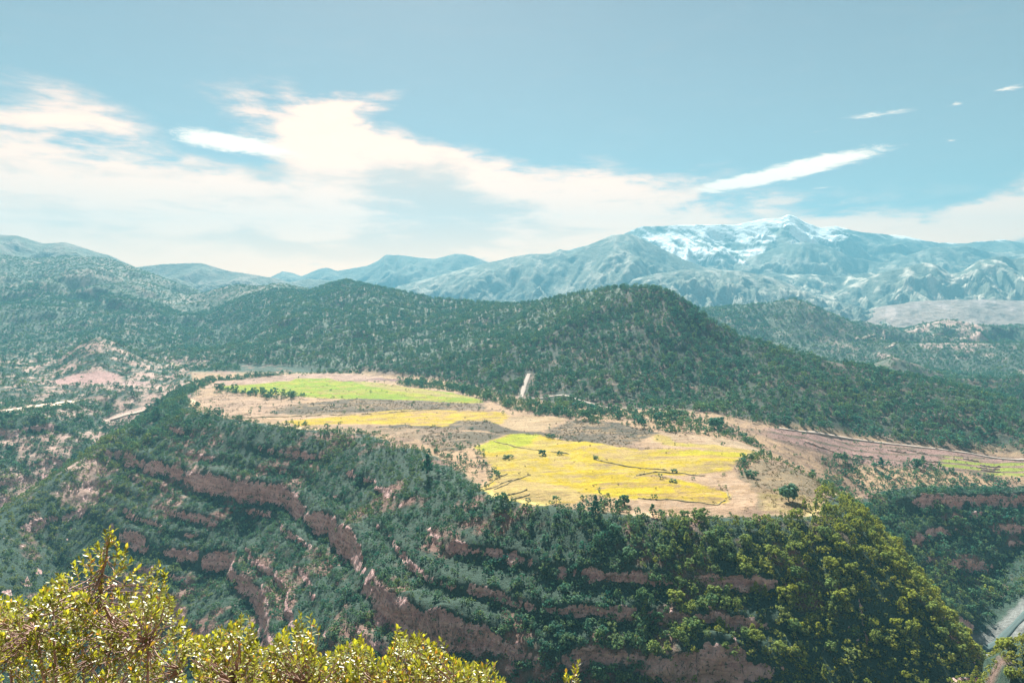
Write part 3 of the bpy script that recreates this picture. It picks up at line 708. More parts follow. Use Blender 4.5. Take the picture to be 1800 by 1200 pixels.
D_road = seg_dist(XX, YY, [PZ(930,682,-117), PZ(913,707,-117), PZ(972,704,-117), PZ(1033,717,-117.5), PZ(1117,726,-118), PZ(1190,725,-118)])[0][:-1, :-1]
ok_slope = 1-.80*sst(SL+.9*c8+.4*c30, 1.2, 1.75)
front = (cd > -3) & (cY < 1000) & ~on_plat
river_c = drv[:-1, :-1] > 14
leftc = leftv[:-1, :-1]*(cd > 0)
open_l = sst(c30+.5*c8, -.25, .35)*leftc
gate_l = 1-.60*open_l
barep = np.clip(blobm(150, 0, 1165, 62, 42)+blobm(232, 0, 1140, 50, 22), 0, 1)[:-1, :-1]
roadl = np.minimum(seg_dist(XX, YY, [P(-60,742,880)[:2], P(0,728,900)[:2], P(60,714,950)[:2], P(128,703,1010)[:2]])[0], seg_dist(XX, YY, [P(195,697,960)[:2], P(260,688,990)[:2], P(330,675,1040)[:2]])[0])[:-1, :-1]
gate_l = gate_l*(1-barep*.93)*sst(roadl, 8, 15)
d_bush = np.where(front & river_c, .100*(1+.6*sst(cU,850,1000))*ok_slope*(.75+.5*c30), 0)*np.where(cY > 640, gate_l, 1)
d_bush = np.maximum(d_bush, hill*np.where(cY < 2000, .011, .015)*sst(D_road, 4, 9))
far_r = (cU > 1350)*(cY > 1150)
d_bush = np.where(far_r, .012*(1-sst(c90+.4*c30, .1, .5)*.8), d_bush)
d_bush = np.where((cY >= 1000) & (cU <= 420) & (hill < .5), .020*gate_l*(1-sst(cY, 1500, 2400)*.25), d_bush)
d_bush = d_bush*(1-bandc*.85)
right_f = sst(cU, 850, 1150)
d_pine = np.where(front & river_c, (.005+.022*right_f)*ok_slope*(.8+.9*c30), 0)*np.where(cY > 640, gate_l, 1)
d_pine = np.maximum(d_pine, hill*(.60+.40*sst(cU, 180, 480))*(.016+.010*sst(c90, -.2, .3))*(cY < 2300)*sst(D_road, 5, 9))
d_pine = np.where(far_r, .010*(cY < 3300)*(1-sst(c90+.4*c30, .1, .5)*.7), d_pine)
d_pine = np.where((cY >= 1000) & (cU <= 420) & (hill < .5), .004*gate_l*(cY < 1700), d_pine)
d_pine = d_pine*(1-bandc*.93)
clump = .45+.95*sst(c8+.8*c30, -.45, .35)
d_pine = np.where(hill > .5, d_pine*clump, d_pine); d_bush = np.where(hill > .5, d_bush*(1.5-.6*clump), d_bush)
# plateau: belts of trees and scattered bushes
def inpoly(pts, grow=0., z=None):
    if z is None: z = -150 if min(p[0] for p in pts) >= 1430 else -115.5
    return sdist(cX+c8*4, cY+c8*5, poly(pts, z)) < grow
belts = np.zeros(cX.shape)
for q, k in (([(700,668),(840,682),(905,705),(1000,712),(1190,730),(1345,765),(1340,778),(1190,765),(1010,742),(905,728),(860,712),(800,690),(700,680)], .035),
             ([(310,680),(360,668),(480,655),(640,650),(640,655),(540,655),(470,660),(380,672),(340,692)], .035),
             ([(370,684),(440,690),(510,694),(550,697),(520,703),(470,703),(400,694)], .028),
             ([(800,815),(850,820),(890,838),(860,850),(845,856),(830,870),(800,850),(760,800)], .030),
             ([(740,775),(840,790),(860,815),(800,812),(760,800)], .020),
             ([(1290,820),(1340,790),(1385,798),(1330,815),(1300,838)], .035),
             ([(1370,795),(1500,800),(1560,802),(1500,815),(1400,805)], .020),
             ([(1440,820),(1520,815),(1640,810),(1760,830),(1800,850),(1640,880),(1480,905),(1455,870)], .028),
             ([(1020,880),(1060,872),(1110,885),(1110,905),(1020,897)], .045),
             ([(1000,738),(1150,745),(1160,760),(1090,752),(1010,745)], .014),
             ([(940,770),(985,774),(1040,785),(1025,790),(960,780)], .035)):
    belts = np.where(inpoly(q), k, belts)
rim = (cd > -9-6*c30)*(cd < 2)*(cY < 800)*(cU < 1460)
belts = np.maximum(belts, rim*.035)
belts = np.maximum(belts, ((cU > 1450) & (cY < footY-75))*(.008+.022*sst(c30+.5*c8, -.2, .3)))
d_bush = np.where(on_plat, np.maximum(belts*1.1, .0012), d_bush); d_pine = np.where(on_plat, belts*.38, d_pine)
d_low = np.where(on_plat & (cY < 1200), .026*sst(c30+.6*c8, -.1, .3), 0)
for q in (F_MIDSCR, F_SCR2, F_SCR3, F_SCR4, F_OLIVE): d_low = np.where(inpoly(q, -2), .11*sst(c8+.6*c30, -.35, .15), d_low)
for q in (F_BROWN, F_PINKL): d_low = np.where(inpoly(q, -2), .035*sst(c8+.5*c30, -.05, .25), d_low)
for q in (F_LIME, F_MAIN, F_SOUTH, F_TANC, F_TANS, F_STRIP, F_PINKTOP):
    inn = inpoly(q, -2.5); d_low = np.where(inn, .0022, d_low); d_bush = np.where(inn, .00012, d_bush); d_pine = np.where(inn, 0, d_pine)
d_low = np.maximum(d_low, bandc*.012); d_low = d_low+np.where(front & (cY < 640), .02, 0)*ok_slope*river_c

road_all = np.minimum(D_road, seg_dist(XX, YY, [PY(u_, float(interp(u_, B_FOOT, 2))+4) for u_ in (1368, 1433, 1500, 1600, 1700, 1800, 1900)])[0][:-1, :-1])
d_bush = d_bush*np.where(cY < 300, 2.2, 1)*sst(road_all, 3, 7); d_pine = d_pine*sst(road_all, 4, 9)
groups = {}
def zone_sun_tint(x, y, u):  # yellow backlight of the sunlit zones, put into the foliage colour
    tt = .10+.25*sst(u, 900, 1250)*(y < 520)+.50*sst(u, 1050, 1550)*(y < 440)+.35*(1-sst(u, 150, 420))*(y < 760)
    tt = tt+.45*((u > 1650) & (y < 300))+.25*fbm(x/40, y/40, 2, 55)
    return tt
def grow(dens, hmin, hmax, skew=1.6):
    x, y, z, i, j = sample(dens)
    h = hmin+(hmax-hmin)*rngS.uniform(0, 1, len(x))**skew
    u = 900+F*x/y
    vis = (z+h*1.1)/y > HORIZ[np.maximum(i-1, 0), j]-.0015
    x, y, z, h, u = x[vis], y[vis], z[vis], h[vis], u[vis]
    vis = vis[vis]
    return x, y, z, h, u
px_, py_, pz_, ph_, pu_ = grow(d_pine, 5.0, 10.0, 1.3)
bx_, by_, bz_, bh_, bu_ = grow(d_bush, 1.7, 4.8, 1.8)
lx_, ly_, lz_, lh_, lu_ = grow(d_low, .5, 1.6)
ph_ *= np.where(py_ < 300, .7, 1)*np.where(py_ < 640, .72, 1)*np.where((pu_ < 1000) & (py_ < 700), .72, 1); bh_ *= 1-.30*(by_ < 300)-.22*(by_ < 700)+.35*sst(by_, 1500, 2800)
print('pines', len(px_), 'bushes', len(bx_), 'scrub', len(lx_))

# the 300 of each kind that show largest are objects of their own
def pick_largest(x, y, z, h, u, n=300):
    py = HOR-F*(z+h*.5)/y
    i = np.clip(np.interp(y, Ys, np.arange(nY)), 2, nY-1).astype(int); j = np.clip(np.interp(u, us, np.arange(nu)), 0, nu-1).astype(int)
    v = ((z+h*.35)/y > HORIZ[i-2, j]) & (u > 10) & (u < 1790) & (py < 1190)
    # hidden by the foreground shrub
    v &= ~((py > np.interp(u, SHRUB_U, SHRUB_V)-4))
    sz = np.where(v, h/y, 0); k = np.argsort(-sz)[:n]; return k
SHRUB_U = [0,60,100,150,190,230,280,320,353,425,460,528,560,600,635,670,700,745,800,860,885,900,1800]
SHRUB_V = [1035,1035,1000,960,930,985,1000,1070,1110,1075,1125,1075,1140,1125,1110,1150,1098,1110,1145,1160,1185,1300,1300]
kp = pick_largest(px_, py_, pz_, ph_, pu_); kb = pick_largest(bx_, by_, bz_, bh_, bu_)
pine_m = []
for i, k in enumerate(['pine', 'pine', 'round', 'umbrella', 'pine', 'round']):
    v, f = crown(k, 250+i, 46, 10, .042); cm_ = mesh_of('crown', [(v, f, M_PINE)]); tv, tf = trunk(k, 290+i); pine_m.append((cm_, mesh_of('trunk', [(tv, tf, M_BARK)]), k))
bush_m = []
for i in range(5):
    v, f = crown('bush', 350+i, 24, 9, .075); cm_ = mesh_of('foliage', [(v, f, M_OAK)]); tv, tf = trunk('bush', 390+i); bush_m.append((cm_, mesh_of('stem', [(tv, tf, M_BARK)]), 'bush'))
def thing(name, label, cat, loc=(0, 0, 0), rz=0., group=None, scale=None):
    o = bpy.data.objects.new(name, None); sc.collection.objects.link(o); o.location = loc; o.rotation_euler = (0, 0, rz); o.empty_display_size = .3
    o['label'] = label; o['category'] = cat
    if group: o['group'] = group
    if scale: o.scale = scale
    return o
def child(name, me, par, tint=None):
    o = bpy.data.objects.new(name, me); sc.collection.objects.link(o); o.parent = par
    if tint is not None: o['tint'] = float(tint)
    return o
def where(x, y, u, cdv):
    if y < 300: return 'on the sunlit slope at lower right'
    if cdv < 2 and u < 1460: return 'on the rim of the field plateau'
    if u > 1485 and y > 440 and cdv < 2: return 'above the cliffs right of the plateau'
    if u > 1560 and y > 395: return 'on the shaded canyon wall above the river'
    if u > 1380: return 'on the sunlit spur above the river'
    if u > 1000: return 'on the slope below the yellow field'
    if u > 650: return 'on the red cliffs below mid plateau'
    return 'on the shaded left face of the plateau'
TN = lambda tt: 'yellowish ' if tt > .62 else ('dark ' if tt < .12 else '')
TW = {'pine': 'pointed pine', 'round': 'round-headed tree', 'umbrella': 'flat-topped pine', 'bush': 'evergreen bush'}
def individuals(ks, x, y, z, h, u, meshes, name, cat, parts):
    ww = {k: where(x[k], y[k], u[k], float(gridv(DM, x[k:k+1], y[k:k+1])[0])) for k in ks}
    zone = {}
    for w in set(ww.values()):
        m_ = [k for k in ks if ww[k] == w]; zone[w] = (np.percentile(z[m_], [33, 67]), np.percentile(u[m_], [33, 67]))
    for k in ks:
        cm_, tm, kd = meshes[rngS.integers(len(meshes))]; cv = float(gridv(DM, x[k:k+1], y[k:k+1])[0])
        (za, zb), (ua, ub) = zone[ww[k]]; hi = 'low ' if z[k] < za else ('high ' if z[k] > zb else 'midway '); sidew = ', left side' if u[k] < ua else (', right side' if u[k] > ub else '')
        size = 'tall ' if h[k] > np.percentile(h[ks], 70) else ('small ' if h[k] < np.percentile(h[ks], 30) else '')
        w = where(x[k], y[k], u[k], cv)
        tt = zone_sun_tint(x[k], y[k], u[k])+rngS.normal(0, .12)
        w_ = rngS.uniform(.85, 1.3)
        o = thing(name, size+('broad ' if w_ > 1.15 else ('slim ' if w_ < .95 else ''))+TN(tt)+TW[kd]+' '+hi+w+sidew, cat, (x[k], y[k], z[k]-.05), rngS.uniform(0, 6.28), ('trees ' if cat == 'tree' else 'bushes ')+w, (h[k]*w_, h[k]*w_, h[k]))
        child(parts[0], cm_, o, np.clip(tt, 0, 1)); child(parts[1], tm, o)
individuals(kp, px_, py_, pz_, ph_, pu_, pine_m, 'pine_tree', 'tree', ('crown', 'trunk'))
individuals(kb, bx_, by_, bz_, bh_, bu_, bush_m, 'bush', 'bush', ('foliage', 'stem'))
def rest(ks, x, y, z, h, u, name, src, nk, label, sq=(.85, 1.25)):
    m_ = np.ones(len(x), bool); m_[ks] = False
    x, y, z, h, u = x[m_], y[m_], z[m_], h[m_], u[m_]; n = len(x)
    w_ = rngS.uniform(sq[0], sq[1], n)
    tt = np.clip(zone_sun_tint(x, y, u)+rngS.normal(0, .13, n), 0, 1)
    scatter_tree(name, src, nk, np.stack([x, y, z-.05], 1), np.stack([h*w_, h*w_, h], 1), rngS.uniform(0, 6.28, n), tt, 5, label)
rest(kp, px_, py_, pz_, ph_, pu_, 'forest', SRC_PINE, 5, 'dense pine forest covering the hills and canyon slopes')
rest(kb, bx_, by_, bz_, bh_, bu_, 'undergrowth', SRC_BUSH, 4, 'evergreen maquis covering the slopes between the trees')
rest(np.array([], int), lx_, ly_, lz_, lh_, lu_, 'scrub_vegetation', SRC_LOW, 2, 'low dry scrub dotted over the plateau fields')

# ------------------------------------------------------------------ roads and water
def on_ground(u, py, y0=250, y1=4000):
    """where the line of sight through this pixel first meets the terrain"""
    j = int(np.clip(round(float(np.interp(u, us, np.arange(nu)))), 0, nu-1)); tgt = (HOR-py)/F
    q = (ZZ[:, j]/np.maximum(Ys, 1) >= tgt) & (Ys > y0) & (Ys < y1)
    i = int(np.argmax(q)) if q.any() else nY-2
    y = float(Ys[i]); return ((u-900)/F*y, y)
def ribbon(name, pts, width, mat, lift=.45, step=4., kind='structure', cross=3, n_w=.3):
    P2 = np.array(pts, float); seg = np.r_[0, np.cumsum(np.linalg.norm(np.diff(P2, axis=0), axis=1))]
    t_ = np.arange(0, seg[-1], step); x = np.interp(t_, seg, P2[:, 0]); y = np.interp(t_, seg, P2[:, 1])
    for _ in range(3): x[1:-1] = (x[:-2]+2*x[1:-1]+x[2:])/4; y[1:-1] = (y[:-2]+2*y[1:-1]+y[2:])/4
    dx = np.gradient(x); dy = np.gradient(y); L = np.hypot(dx, dy); nx, ny = -dy/L, dx/L
    wv = width*(1+n_w*fbm(t_/25, t_*0, 3, 77))
    c = np.linspace(-.5, .5, cross+1)
    xs = x[:, None]+nx[:, None]*wv[:, None]*c; ys = y[:, None]+ny[:, None]*wv[:, None]*c
    zs = ground(xs, ys); zz = zs.mean(1); zz = np.convolve(np.pad(zz, 3, mode='edge'), np.ones(7)/7, 'valid')
    z = np.maximum(zs, zz[:, None])+lift
    xs = np.concatenate([xs[:, :1], xs, xs[:, -1:]], 1); ys = np.concatenate([ys[:, :1], ys, ys[:, -1:]], 1); z = np.concatenate([z[:, :1]-3, z, z[:, -1:]-3], 1)
    return grid_mesh(name, xs, ys, z, mat, None, kind)
M_ROAD = plain('pale_dirt', (.27, .23, .20), .95, .3, .25)
M_TRACK = plain('track_earth', (.36, .28, .23), .95, .3, .2)
M_WATER = plain('river_water', (.055, .085, .085), .8, .2, .3, .1)
yf = lambda u: float(interp(u, B_FOOT, 2))
ribbon('road', [PZ(930,682,-116.5), PZ(922,690,-116.5), PZ(914,705,-116.5)], 5.5, M_ROAD)
ribbon('road', [PZ(914,706,-117), PZ(940,706,-117), PZ(972,704,-117), PZ(1000,708,-117), PZ(1033,716,-117), PZ(1067,722,-117.5), PZ(1117,725,-118), PZ(1190,727,-118)], 3.8, M_ROAD)
ribbon('road', [PY(1368,yf(1368)+3), PY(1433,yf(1433)+4), PY(1500,yf(1500)+4), PY(1600,yf(1600)+4), PY(1700,yf(1700)+3), PY(1800,yf(1800)+3), PY(1900,yf(1900)+2)], 3.8, M_ROAD, .8)
ribbon('path', [on_ground(a, b, 1250) for a, b in ((1505,598),(1535,592),(1555,584),(1550,600),(1575,602),(1588,602),(1570,609),(1555,614))], 7, M_TRACK, 1.2, 8)
ribbon('path', [PY(195,958), PY(260,985), PY(330,1035)], 6, M_TRACK)
ribbon('river', RIVER[:9], 5.0, M_WATER, .25, 3., n_w=.8)

# ------------------------------------------------------------------ single trees on the plateau
def lone(name, kind, u, py, hpx, wide, label, n_cl, per, size, tint=.05, cat='tree', mat=None):
    x, y = on_ground(u, py, 300); h = hpx*y/F
    v, f = crown(kind, int(u), n_cl, per, size); tv, tf = trunk(kind, int(u)+1)
    o = thing(name, label, cat, (x, y, float(ground(x, y))-.05), u*.7, None, (h*wide, h*wide, h))
    child('crown' if cat == 'tree' else 'foliage', mesh_of('crown', [(v, f, mat or M_OAK)]), o, tint); child('trunk' if cat == 'tree' else 'stem', mesh_of('trunk', [(tv, tf, M_BARK)]), o)
    return o
lone('oak_tree', 'round', 1387, 882, 31, 1.12, 'broad dark oak standing alone with its shadow on the olive field', 90, 16, .030, .0)
lone('pine_tree', 'pine', 1047, 906, 36, .75, 'tall narrow dark pine between the two tan patches of the rim', 70, 14, .03, .0, mat=M_PINE)
lone('pine_tree', 'round', 885, 890, 24, .85, 'small round pine sticking up at the lower left of the big yellow field', 50, 12, .035, .1, mat=M_PINE)
lone('pine_tree', 'pine', 752, 838, 42, .8, 'very tall dark pine above the gully at the middle of the plateau rim', 70, 14, .03, .0, mat=M_PINE)
lone('bush', 'bush', 953, 800, 11, 1.1, 'dark bush in the yellow field just below the small scrub patch', 24, 9, .075, 0, 'bush')
lone('bush', 'bush', 1312, 838, 15, 1.0, 'dark bush at the right end of the yellow field beside another bush', 24, 9, .075, 0, 'bush')
lone('bush', 'bush', 1325, 840, 13, 1.1, 'paler bush right of the dark bush past the yellow field end', 24, 9, .075, .2, 'bush')
lone('bush', 'bush', 1046, 806, 7, 1.3, 'small flat dark bush near the middle of the big yellow field', 20, 8, .08, 0, 'bush')
lone('bush', 'bush', 1185, 830, 7, 1.5, 'wide flat bush on the dark bank through the yellow field', 20, 8, .08, 0, 'bush')
lone('bush', 'bush', 894, 806, 9, 1.7, 'wide grey bush in the bright left corner of the yellow field', 20, 8, .08, .1, 'bush')
lone('bush', 'bush', 984, 800, 7, 1.2, 'small dark bush right of the scrub hummock in the yellow field', 20, 8, .08, 0, 'bush')
lone('bush', 'bush', 1428, 832, 8, 1.2, 'green bush alone on the brown scrub field near the right trees', 20, 8, .08, .1, 'bush')
lone('bush', 'bush', 1183, 847, 6, 2.2, 'flat dark bush by the pale patch at the top of the lower yellow field', 20, 8, .08, .1, 'bush')

# low banks of stones and weeds between the plots
M_BANK = plain('weedy_stones', (.20, .17, .09), .95, 1.5, .5)
def bank(pts, label, h=.55, w=1.0, cat='field bank', name='field_bank', z=-115.5, mat=None, group=None, wall=False):
    W = [PZ(a, b, z) for a, b in pts] if not wall else pts
    P2 = np.array(W); seg = np.r_[0, np.cumsum(np.linalg.norm(np.diff(P2, axis=0), axis=1))]
    t_ = np.linspace(0, seg[-1], max(4, int(seg[-1]/1.2))); x = np.interp(t_, seg, P2[:, 0]); y = np.interp(t_, seg, P2[:, 1])
    x += fbm(t_/6, t_*0, 3, 5)*.9; y += fbm(t_/6, t_*0+9, 3, 6)*1.4
    dx = np.gradient(x); dy = np.gradient(y); L = np.hypot(dx, dy)+1e-6; nx, ny = -dy/L, dx/L
    X3 = []; Y3 = []; Z3 = []
    g = ground(x, y)
    for c, hh in ((-1, -.3), (-.6, .55), (-.1, 1), (.5, .7), (1, -.3)):
        k = w*.5*c; gap = sst(fbm(t_/9, t_*0+3, 2, 31), -.45, -.2); hh = hh*gap-.25*(1-gap) if hh > 0 else hh; X3.append(x+nx*k); Y3.append(y+ny*k); Z3.append(g+h*hh*(1+.9*fbm(t_/1.7+c*3, t_*0+c, 2, 8)))
    o = grid_mesh(name, np.array(X3), np.array(Y3), np.array(Z3), mat or M_BANK, None, None)
    o['label'] = label; o['category'] = cat
    if group: o['group'] = group
    return o
bank([(845,857),(893,837)], 'uppermost oblique bank at the lower left of the yellow field')
bank([(847,863),(880,854),(912,846)], 'second oblique bank from the top at the lower left of the yellow field')
bank([(868,862),(905,849),(933,839)], 'longest oblique bank at the lower left of the yellow field')
bank([(885,874),(926,866)], 'short low bank near the rim pines below the yellow field', .7, 1.3)
bank([(898,880),(930,872)], 'lowest short bank at the bottom edge of the yellow field', .7, 1.3)
bank([(867,781),(905,790),(947,797),(1000,804)], 'dark weedy bank across the top left of the yellow field', .6, 1.1)
bank([(1043,813),(1080,821),(1120,827),(1190,832)], 'long dark bank crossing the right half of the yellow field', .7, 1.3)
bank([(1118,841),(1140,836),(1170,835),(1240,838)], 'dark bank above the brightest lower field', .7, 1.4)
bank([(1120,880),(1180,882),(1262,890),(1284,878),(1278,866)], 'thin dark bank curving round the lower yellow field end', .6, 1.2)
bank([(430,734),(560,731),(680,727),(740,722)], 'long dark bank between the tan strip and the yellow strip', .8, 2)
bank([(372,682),(410,687),(440,690)], 'dark bank at the left tip of the green field', .8, 2)
M_WALL = plain('terrace_stone', (.30, .24, .20), .95, 1., .4)
rt = random.Random(5)
for i in range(14):
    u0 = 1405+rt.random()*330; f = rt.uniform(.12, .85); y0 = yf(u0)-8-f*70
    L_ = rt.uniform(20, 45)
    bank([PY(u0, y0), PY(u0+L_*.5, y0-2), PY(u0+L_, y0-3)], 'low dry stone terrace wall on the pink bank below the road', 1.3, 1.2, 'terrace wall', 'terrace_wall', mat=M_WALL, group='terrace walls on the pink bank below the road', wall=True)

# mast on the saddle
M_MET = plain('galvanised_steel', (.22, .24, .25), .6, 2, .1)
mx_, my_ = PY(810, 1790); mz_ = float(ground(mx_, my_)); 
mast = thing('radio_mast', 'small lattice radio mast on the wooded saddle left of the summit', 'mast', (mx_, my_, mz_))
def box(name, c, d, mat, par):
    v = [(c[0]+sx*d[0]/2, c[1]+sy*d[1]/2, c[2]+sz*d[2]/2) for sx in (-1, 1) for sy in (-1, 1) for sz in (-1, 1)]
    return flat_mesh(name, v, [(0,1,3,2),(4,6,7,5),(0,4,5,1),(2,3,7,6),(0,2,6,4),(1,5,7,3)], mat, None, par)
v, f = [], []
for a in range(3):
    an = a*2.094; tv, tf = tube([(math.cos(an)*1.0, math.sin(an)*1.0, -1), (math.cos(an)*.45, math.sin(an)*.45, 17)], [.18, .14], 4); k = len(v); v += list(tv); f += [tuple(q+k for q in g) for g in tf]
for h in range(8):
    for a in range(3):
        r0 = 1.0-.55*h/8; r1 = 1.0-.55*(h+1)/8; a0 = a*2.094; a1 = (a+1)*2.094
        tv, tf = tube([(math.cos(a0)*r0, math.sin(a0)*r0, h*2.1), (math.cos(a1)*r1, math.sin(a1)*r1, (h+1)*2.1)], [.08, .08], 3); k = len(v); v += list(tv); f += [tuple(q+k for q in g) for g in tf]
flat_mesh('lattice_pole', v, f, M_MET, None, mast)
for a in range(3):
    an = a*2.094+.5; box('antenna', (math.cos(an)*1.9, math.sin(an)*1.9, 15.8), (.7, .7, 2.6), M_MET, mast)
box('platform', (0, 0, 14.4), (4.2, 4.2, .3), M_MET, mast)

# ------------------------------------------------------------------ foreground shrubs
def leaf_material():
    m = bpy.data.materials.new('glossy_leaf'); m.use_nodes = True; t = m.node_tree; t.nodes.clear()
    oi = t.nodes.new('ShaderNodeObjectInfo'); ge = t.nodes.new('ShaderNodeNewGeometry')
    r = (N(t, oi.outputs['Random'])+N(t, ge.outputs['Random Per Island'])*3.7)._m('FRACT')
    cr = t.nodes.new('ShaderNodeValToRGB'); e = cr.color_ramp.elements
    e[0].position = 0; e[0].color = (.035, .055, .015, 1); e[1].position = 1; e[1].color = (.44, .17, .05, 1)
    for p, c in ((.18, (.075, .11, .02)), (.5, (.16, .21, .03)), (.8, (.29, .32, .035)), (.93, (.44, .40, .07))):
        q = e.new(p); q.color = (*c, 1)
    t.links.new(r.s, cr.inputs[0])
    tcn = t.nodes.new('ShaderNodeTexCoord'); a = noise(t, tcn.outputs['Object'], 60, 3)
    c = mixc(t, a*.35, cr.outputs[0], (.40, .36, .11))
    b = t.nodes.new('ShaderNodeBsdfPrincipled'); b.inputs['Roughness'].default_value = .38; b.inputs['Specular IOR Level'].default_value = .55
    t.links.new(c, b.inputs['Base Color'])
    tr = t.nodes.new('ShaderNodeBsdfTranslucent'); t.links.new(mixc(t, 1., c, (1.5, 1.4, .5), 'MULTIPLY'), tr.inputs[0])
    mx = t.nodes.new('ShaderNodeMixShader'); mx.inputs[0].default_value = .42
    t.links.new(b.outputs[0], mx.inputs[1]); t.links.new(tr.outputs[0], mx.inputs[2])
    o = t.nodes.new('ShaderNodeOutputMaterial'); t.links.new(mx.outputs[0], o.inputs[0]); return m
M_LEAF = leaf_material(); M_TWIG = plain('twig_bark', (.30, .20, .17), .7, 40, .35)
LV = np.array([(0,0,0), (.17,.30,.05), (.24,.62,.05), (0,1,-.06), (-.24,.62,.05), (-.17,.30,.05), (0,.35,-.02), (0,.66,-.04)])
LF = [(0,6,1),(1,6,7,2),(2,7,3),(3,7,4),(4,7,6,5),(5,6,0)]
leaf_me = bpy.data.meshes.new('leaf'); leaf_me.from_pydata([tuple(v) for v in LV], [], LF); leaf_me.materials.append(M_LEAF)
leaf_me.polygons.foreach_set('use_smooth', np.ones(len(LF), bool))
def unit(v): v = np.asarray(v, float); return v/max(np.linalg.norm(v), 1e-9)
def shrub(label, u0, u1, root_u, n_spray_, seed, tips=(), shoot=None, depth=(2.75, 3.9), leafy=16, cat='shrub'):
    n_spray = int(n_spray_*1.75); rng = np.random.default_rng(seed)
    ym = sum(depth)/2; rx, ry = (root_u-900)/F*ym, ym; rz_ = float(ground(rx, ry))
    root = np.array([rx, ry, rz_])
    o = thing('shrub', label, cat, tuple(root)); inv = root
    leaves = []; tv_, tf_ = [], []
    def add(pts, rad, seg=5):
        v, f = tube(pts, rad, seg); k = len(tv_); tv_.extend([p-inv for p in v]); tf_.extend(tuple(q+k for q in g) for g in f)
    ends = []
    # main stems rise from the root and fork below the foliage
    n_main = max(3, int((u1-u0)/42)); joints = []
    for i in range(n_main):
        u = u0+(u1-u0)*(i+.5)/n_main+rng.normal(0, 8); y = rng.uniform(*depth)
        pt = np.interp(u, SHRUB_U, SHRUB_V)+rng.uniform(70, 130)
        e = np.array(P(u, pt, y)); mid = root*.5+e*.5+rng.normal(0, .06, 3); mid[2] -= .1
        b0_ = root+rng.normal(0, .03, 3)*np.array([1, 1, 0])-np.array([0, 0, .1])
        add([b0_, root*.75+e*.25+rng.normal(0, .02, 3), mid, e*.75+mid*.25+rng.normal(0, .02, 3), e], [.020, .015, .010, .007, .005])
        for q in (mid, e*.6+mid*.4, e): joints.append(q)
    if shoot is not None:
        sp = [np.array(P(*q)) for q in shoot]
        base = min(joints, key=lambda q: np.linalg.norm(q-sp[0]))
        add([base]+sp, list(np.linspace(.011, .003, len(sp)+1)))
        for a_, b_ in zip(sp[:-1], sp[1:]):
            for q in (0, .33, .66): joints.append(a_*(1-q)+b_*q)
    joints = np.array(joints)
    T = [np.array(P(*q)) for q in tips]
    for i in range(n_spray):
        u = rng.uniform(u0, u1); y = rng.uniform(*depth); v0 = np.interp(u, SHRUB_U, SHRUB_V)
        if shoot is not None and abs(u-190) < 75: v0 = max(v0, 1030)
        py = v0+12+(1260-v0)*rng.uniform(0, 1)**1.25
        T.append(np.array(P(u, py, y)))
    for k, tp in enumerate(T):
        dd_ = np.linalg.norm(joints-tp, axis=1)+.6*np.maximum(joints[:, 2]-tp[2]+.05, 0)*3
        j = joints[np.argmin(dd_)]
        d0 = unit(unit(tp-j)*.6+np.array([0, 0, .75])+rng.normal(0, .25, 3))
        L = rng.uniform(.07, .13); st = tp-d0*L
        add([j, j*.55+st*.45+np.array([0, 0, -.01])+rng.normal(0, .01, 3), st, tp], [.0036, .0028, .0020, .0011], 4)
        nl = int(leafy*rng.uniform(.7, 1.3)); a0 = rng.uniform(0, 6.28)
        s1 = unit(np.cross(d0, (.3, .8, .2))); s2 = np.cross(d0, s1)
        for q in range(nl):
            f_ = q/(nl-1.0); pos = st+(tp-st)*(f_**.8); an = a0+q*2.4
            out = s1*math.cos(an)+s2*math.sin(an)
            el = .35+.75*f_
            dr_ = unit(out*math.cos(el)+d0*math.sin(el)+rng.normal(0, .14, 3))
            nr = unit(np.cross(np.cross(dr_, d0+np.array([0,0,.3])), dr_)+rng.normal(0, .3, 3)); sd_ = unit(np.cross(dr_, nr)); nr = np.cross(sd_, dr_)
            leaves.append((pos, sd_, dr_, nr, rng.uniform(.018, .031)))
    flat_mesh('branches', tv_, tf_, M_TWIG, None, o, True)
    A = np.array([np.concatenate([a, b, c, d, [e]]) for a, b, c, d, e in leaves])
    pos, sx, dy_, nz, sc_ = A[:, :3], A[:, 3:6], A[:, 6:9], A[:, 9:12], A[:, 12]
    inside_f = (np.abs(pos[:, 0]/pos[:, 1]) < .74) & (HOR-F*pos[:, 2]/pos[:, 1] < 1195)
    show = np.where(inside_f, sc_/pos[:, 1]*np.abs(nz[:, 1]+.25), 0); big = np.argsort(-show)[:300]
    for b in big:
        lo = bpy.data.objects.new('leaf', leaf_me); sc.collection.objects.link(lo); lo.parent = o
        s_ = sc_[b]; p = pos[b]-inv
        M = Matrix(((sx[b][0]*s_, dy_[b][0]*s_, nz[b][0]*s_, p[0]), (sx[b][1]*s_, dy_[b][1]*s_, nz[b][1]*s_, p[1]), (sx[b][2]*s_, dy_[b][2]*s_, nz[b][2]*s_, p[2]), (0, 0, 0, 1)))
        lo.matrix_basis = M
    keep = np.ones(len(A), bool); keep[big] = False
    if keep.any():
        p, a, b, c, s_ = pos[keep], sx[keep], dy_[keep], nz[keep], sc_[keep]
        V = p[:, None]-inv+(LV[None, :, 0:1]*a[:, None]+LV[None, :, 1:2]*b[:, None]+LV[None, :, 2:3]*c[:, None])*s_[:, None, None]
        n = len(p); Fc = [tuple(q+8*i for q in g) for i in range(n) for g in LF]
        flat_mesh('leaves', V.reshape(-1, 3), Fc, M_LEAF, 'stuff', o, True)
    return o
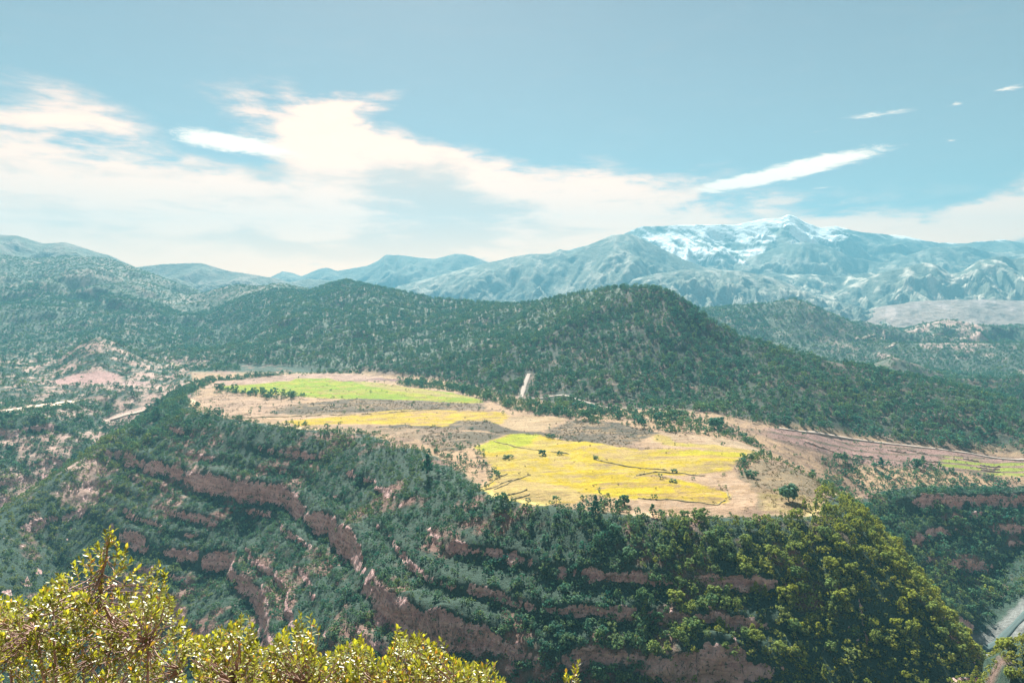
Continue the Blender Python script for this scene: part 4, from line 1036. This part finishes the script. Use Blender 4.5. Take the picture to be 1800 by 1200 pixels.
shrub('large yellow-green evergreen shrub with a tall bare-stemmed shoot at the lower left', -50, 335, 170, 430, 11,
      tips=[(192,930,3.1),(186,938,3.1),(199,934,3.1),(196,952,3.12),(172,958,3.1),(165,962,3.12),(208,955,3.1),(222,962,3.1),(216,972,3.1),(150,968,3.1),(158,978,3.1),(142,985,3.1),(178,985,3.12),
            (232,985,3.1),(215,990,3.1),(130,992,3.1),(240,1000,3.12),(280,990,3.1),(272,996,3.1),(286,1004,3.1),(250,1012,3.1),(120,1008,3.1),(105,1015,3.1),(225,1015,3.1),(150,1005,3.12),(165,1010,3.1),
            (262,1020,3.1),(290,1012,3.1),(200,1010,3.15),(180,1020,3.1),(110,1030,3.1),(240,1035,3.1),(270,1040,3.1),(205,1035,3.1),(140,1030,3.1),(160,1040,3.1)],
      shoot=[(205,1130,3.12),(196,1090,3.12),(180,1055,3.12),(176,1020,3.12),(186,985,3.12),(190,955,3.12),(191,940,3.12)])
shrub('yellow-green evergreen shrub with two small peaks right of the tall shoot', 335, 615, 470, 330, 12, tips=[(425,1080,3.2),(436,1084,3.2),(320,1092,3.2),(444,1102,3.2),(528,1080,3.2),(545,1084,3.2),(520,1092,3.2),(552,1096,3.2)], depth=(2.8, 3.9))
shrub('yellow-green evergreen shrub at the bottom centre with three uneven tips', 615, 885, 760, 300, 13, tips=[(700,1103,3.2),(712,1110,3.2),(738,1112,3.2),(745,1118,3.2),(775,1124,3.2),(765,1130,3.2),(857,1163,3.2),(868,1168,3.2),(635,1118,3.2)], depth=(2.8, 3.9))
shrub('single small leafy twig rising alone right of the shrubs', 985, 1028, 1005, 7, 14, tips=[(1018,1164,3.2),(1008,1172,3.2),(995,1184,3.2),(1015,1180,3.2),(1002,1192,3.2)], depth=(3.1, 3.3))

# ------------------------------------------------------------------ haze
m = bpy.data.materials.new('haze_air'); m.use_nodes = True; t = m.node_tree; t.nodes.clear()
pv = t.nodes.new('ShaderNodeVolumePrincipled'); pv.inputs['Color'].default_value = (.125, .355, .485, 1)
pv.inputs['Density'].default_value = 1.6e-4; pv.inputs['Anisotropy'].default_value = .15
mo = t.nodes.new('ShaderNodeOutputMaterial'); t.links.new(pv.outputs[0], mo.inputs['Volume'])
b0, b1 = (-8000, -1200, -330), (8000, 7250, 960)
vs = [(x, y, z) for x in (b0[0], b1[0]) for y in (b0[1], b1[1]) for z in (b0[2], b1[2])]
haze = flat_mesh('haze', vs, [(0,1,3,2),(4,6,7,5),(0,4,5,1),(2,3,7,6),(0,2,6,4),(1,5,7,3)], m, 'stuff')
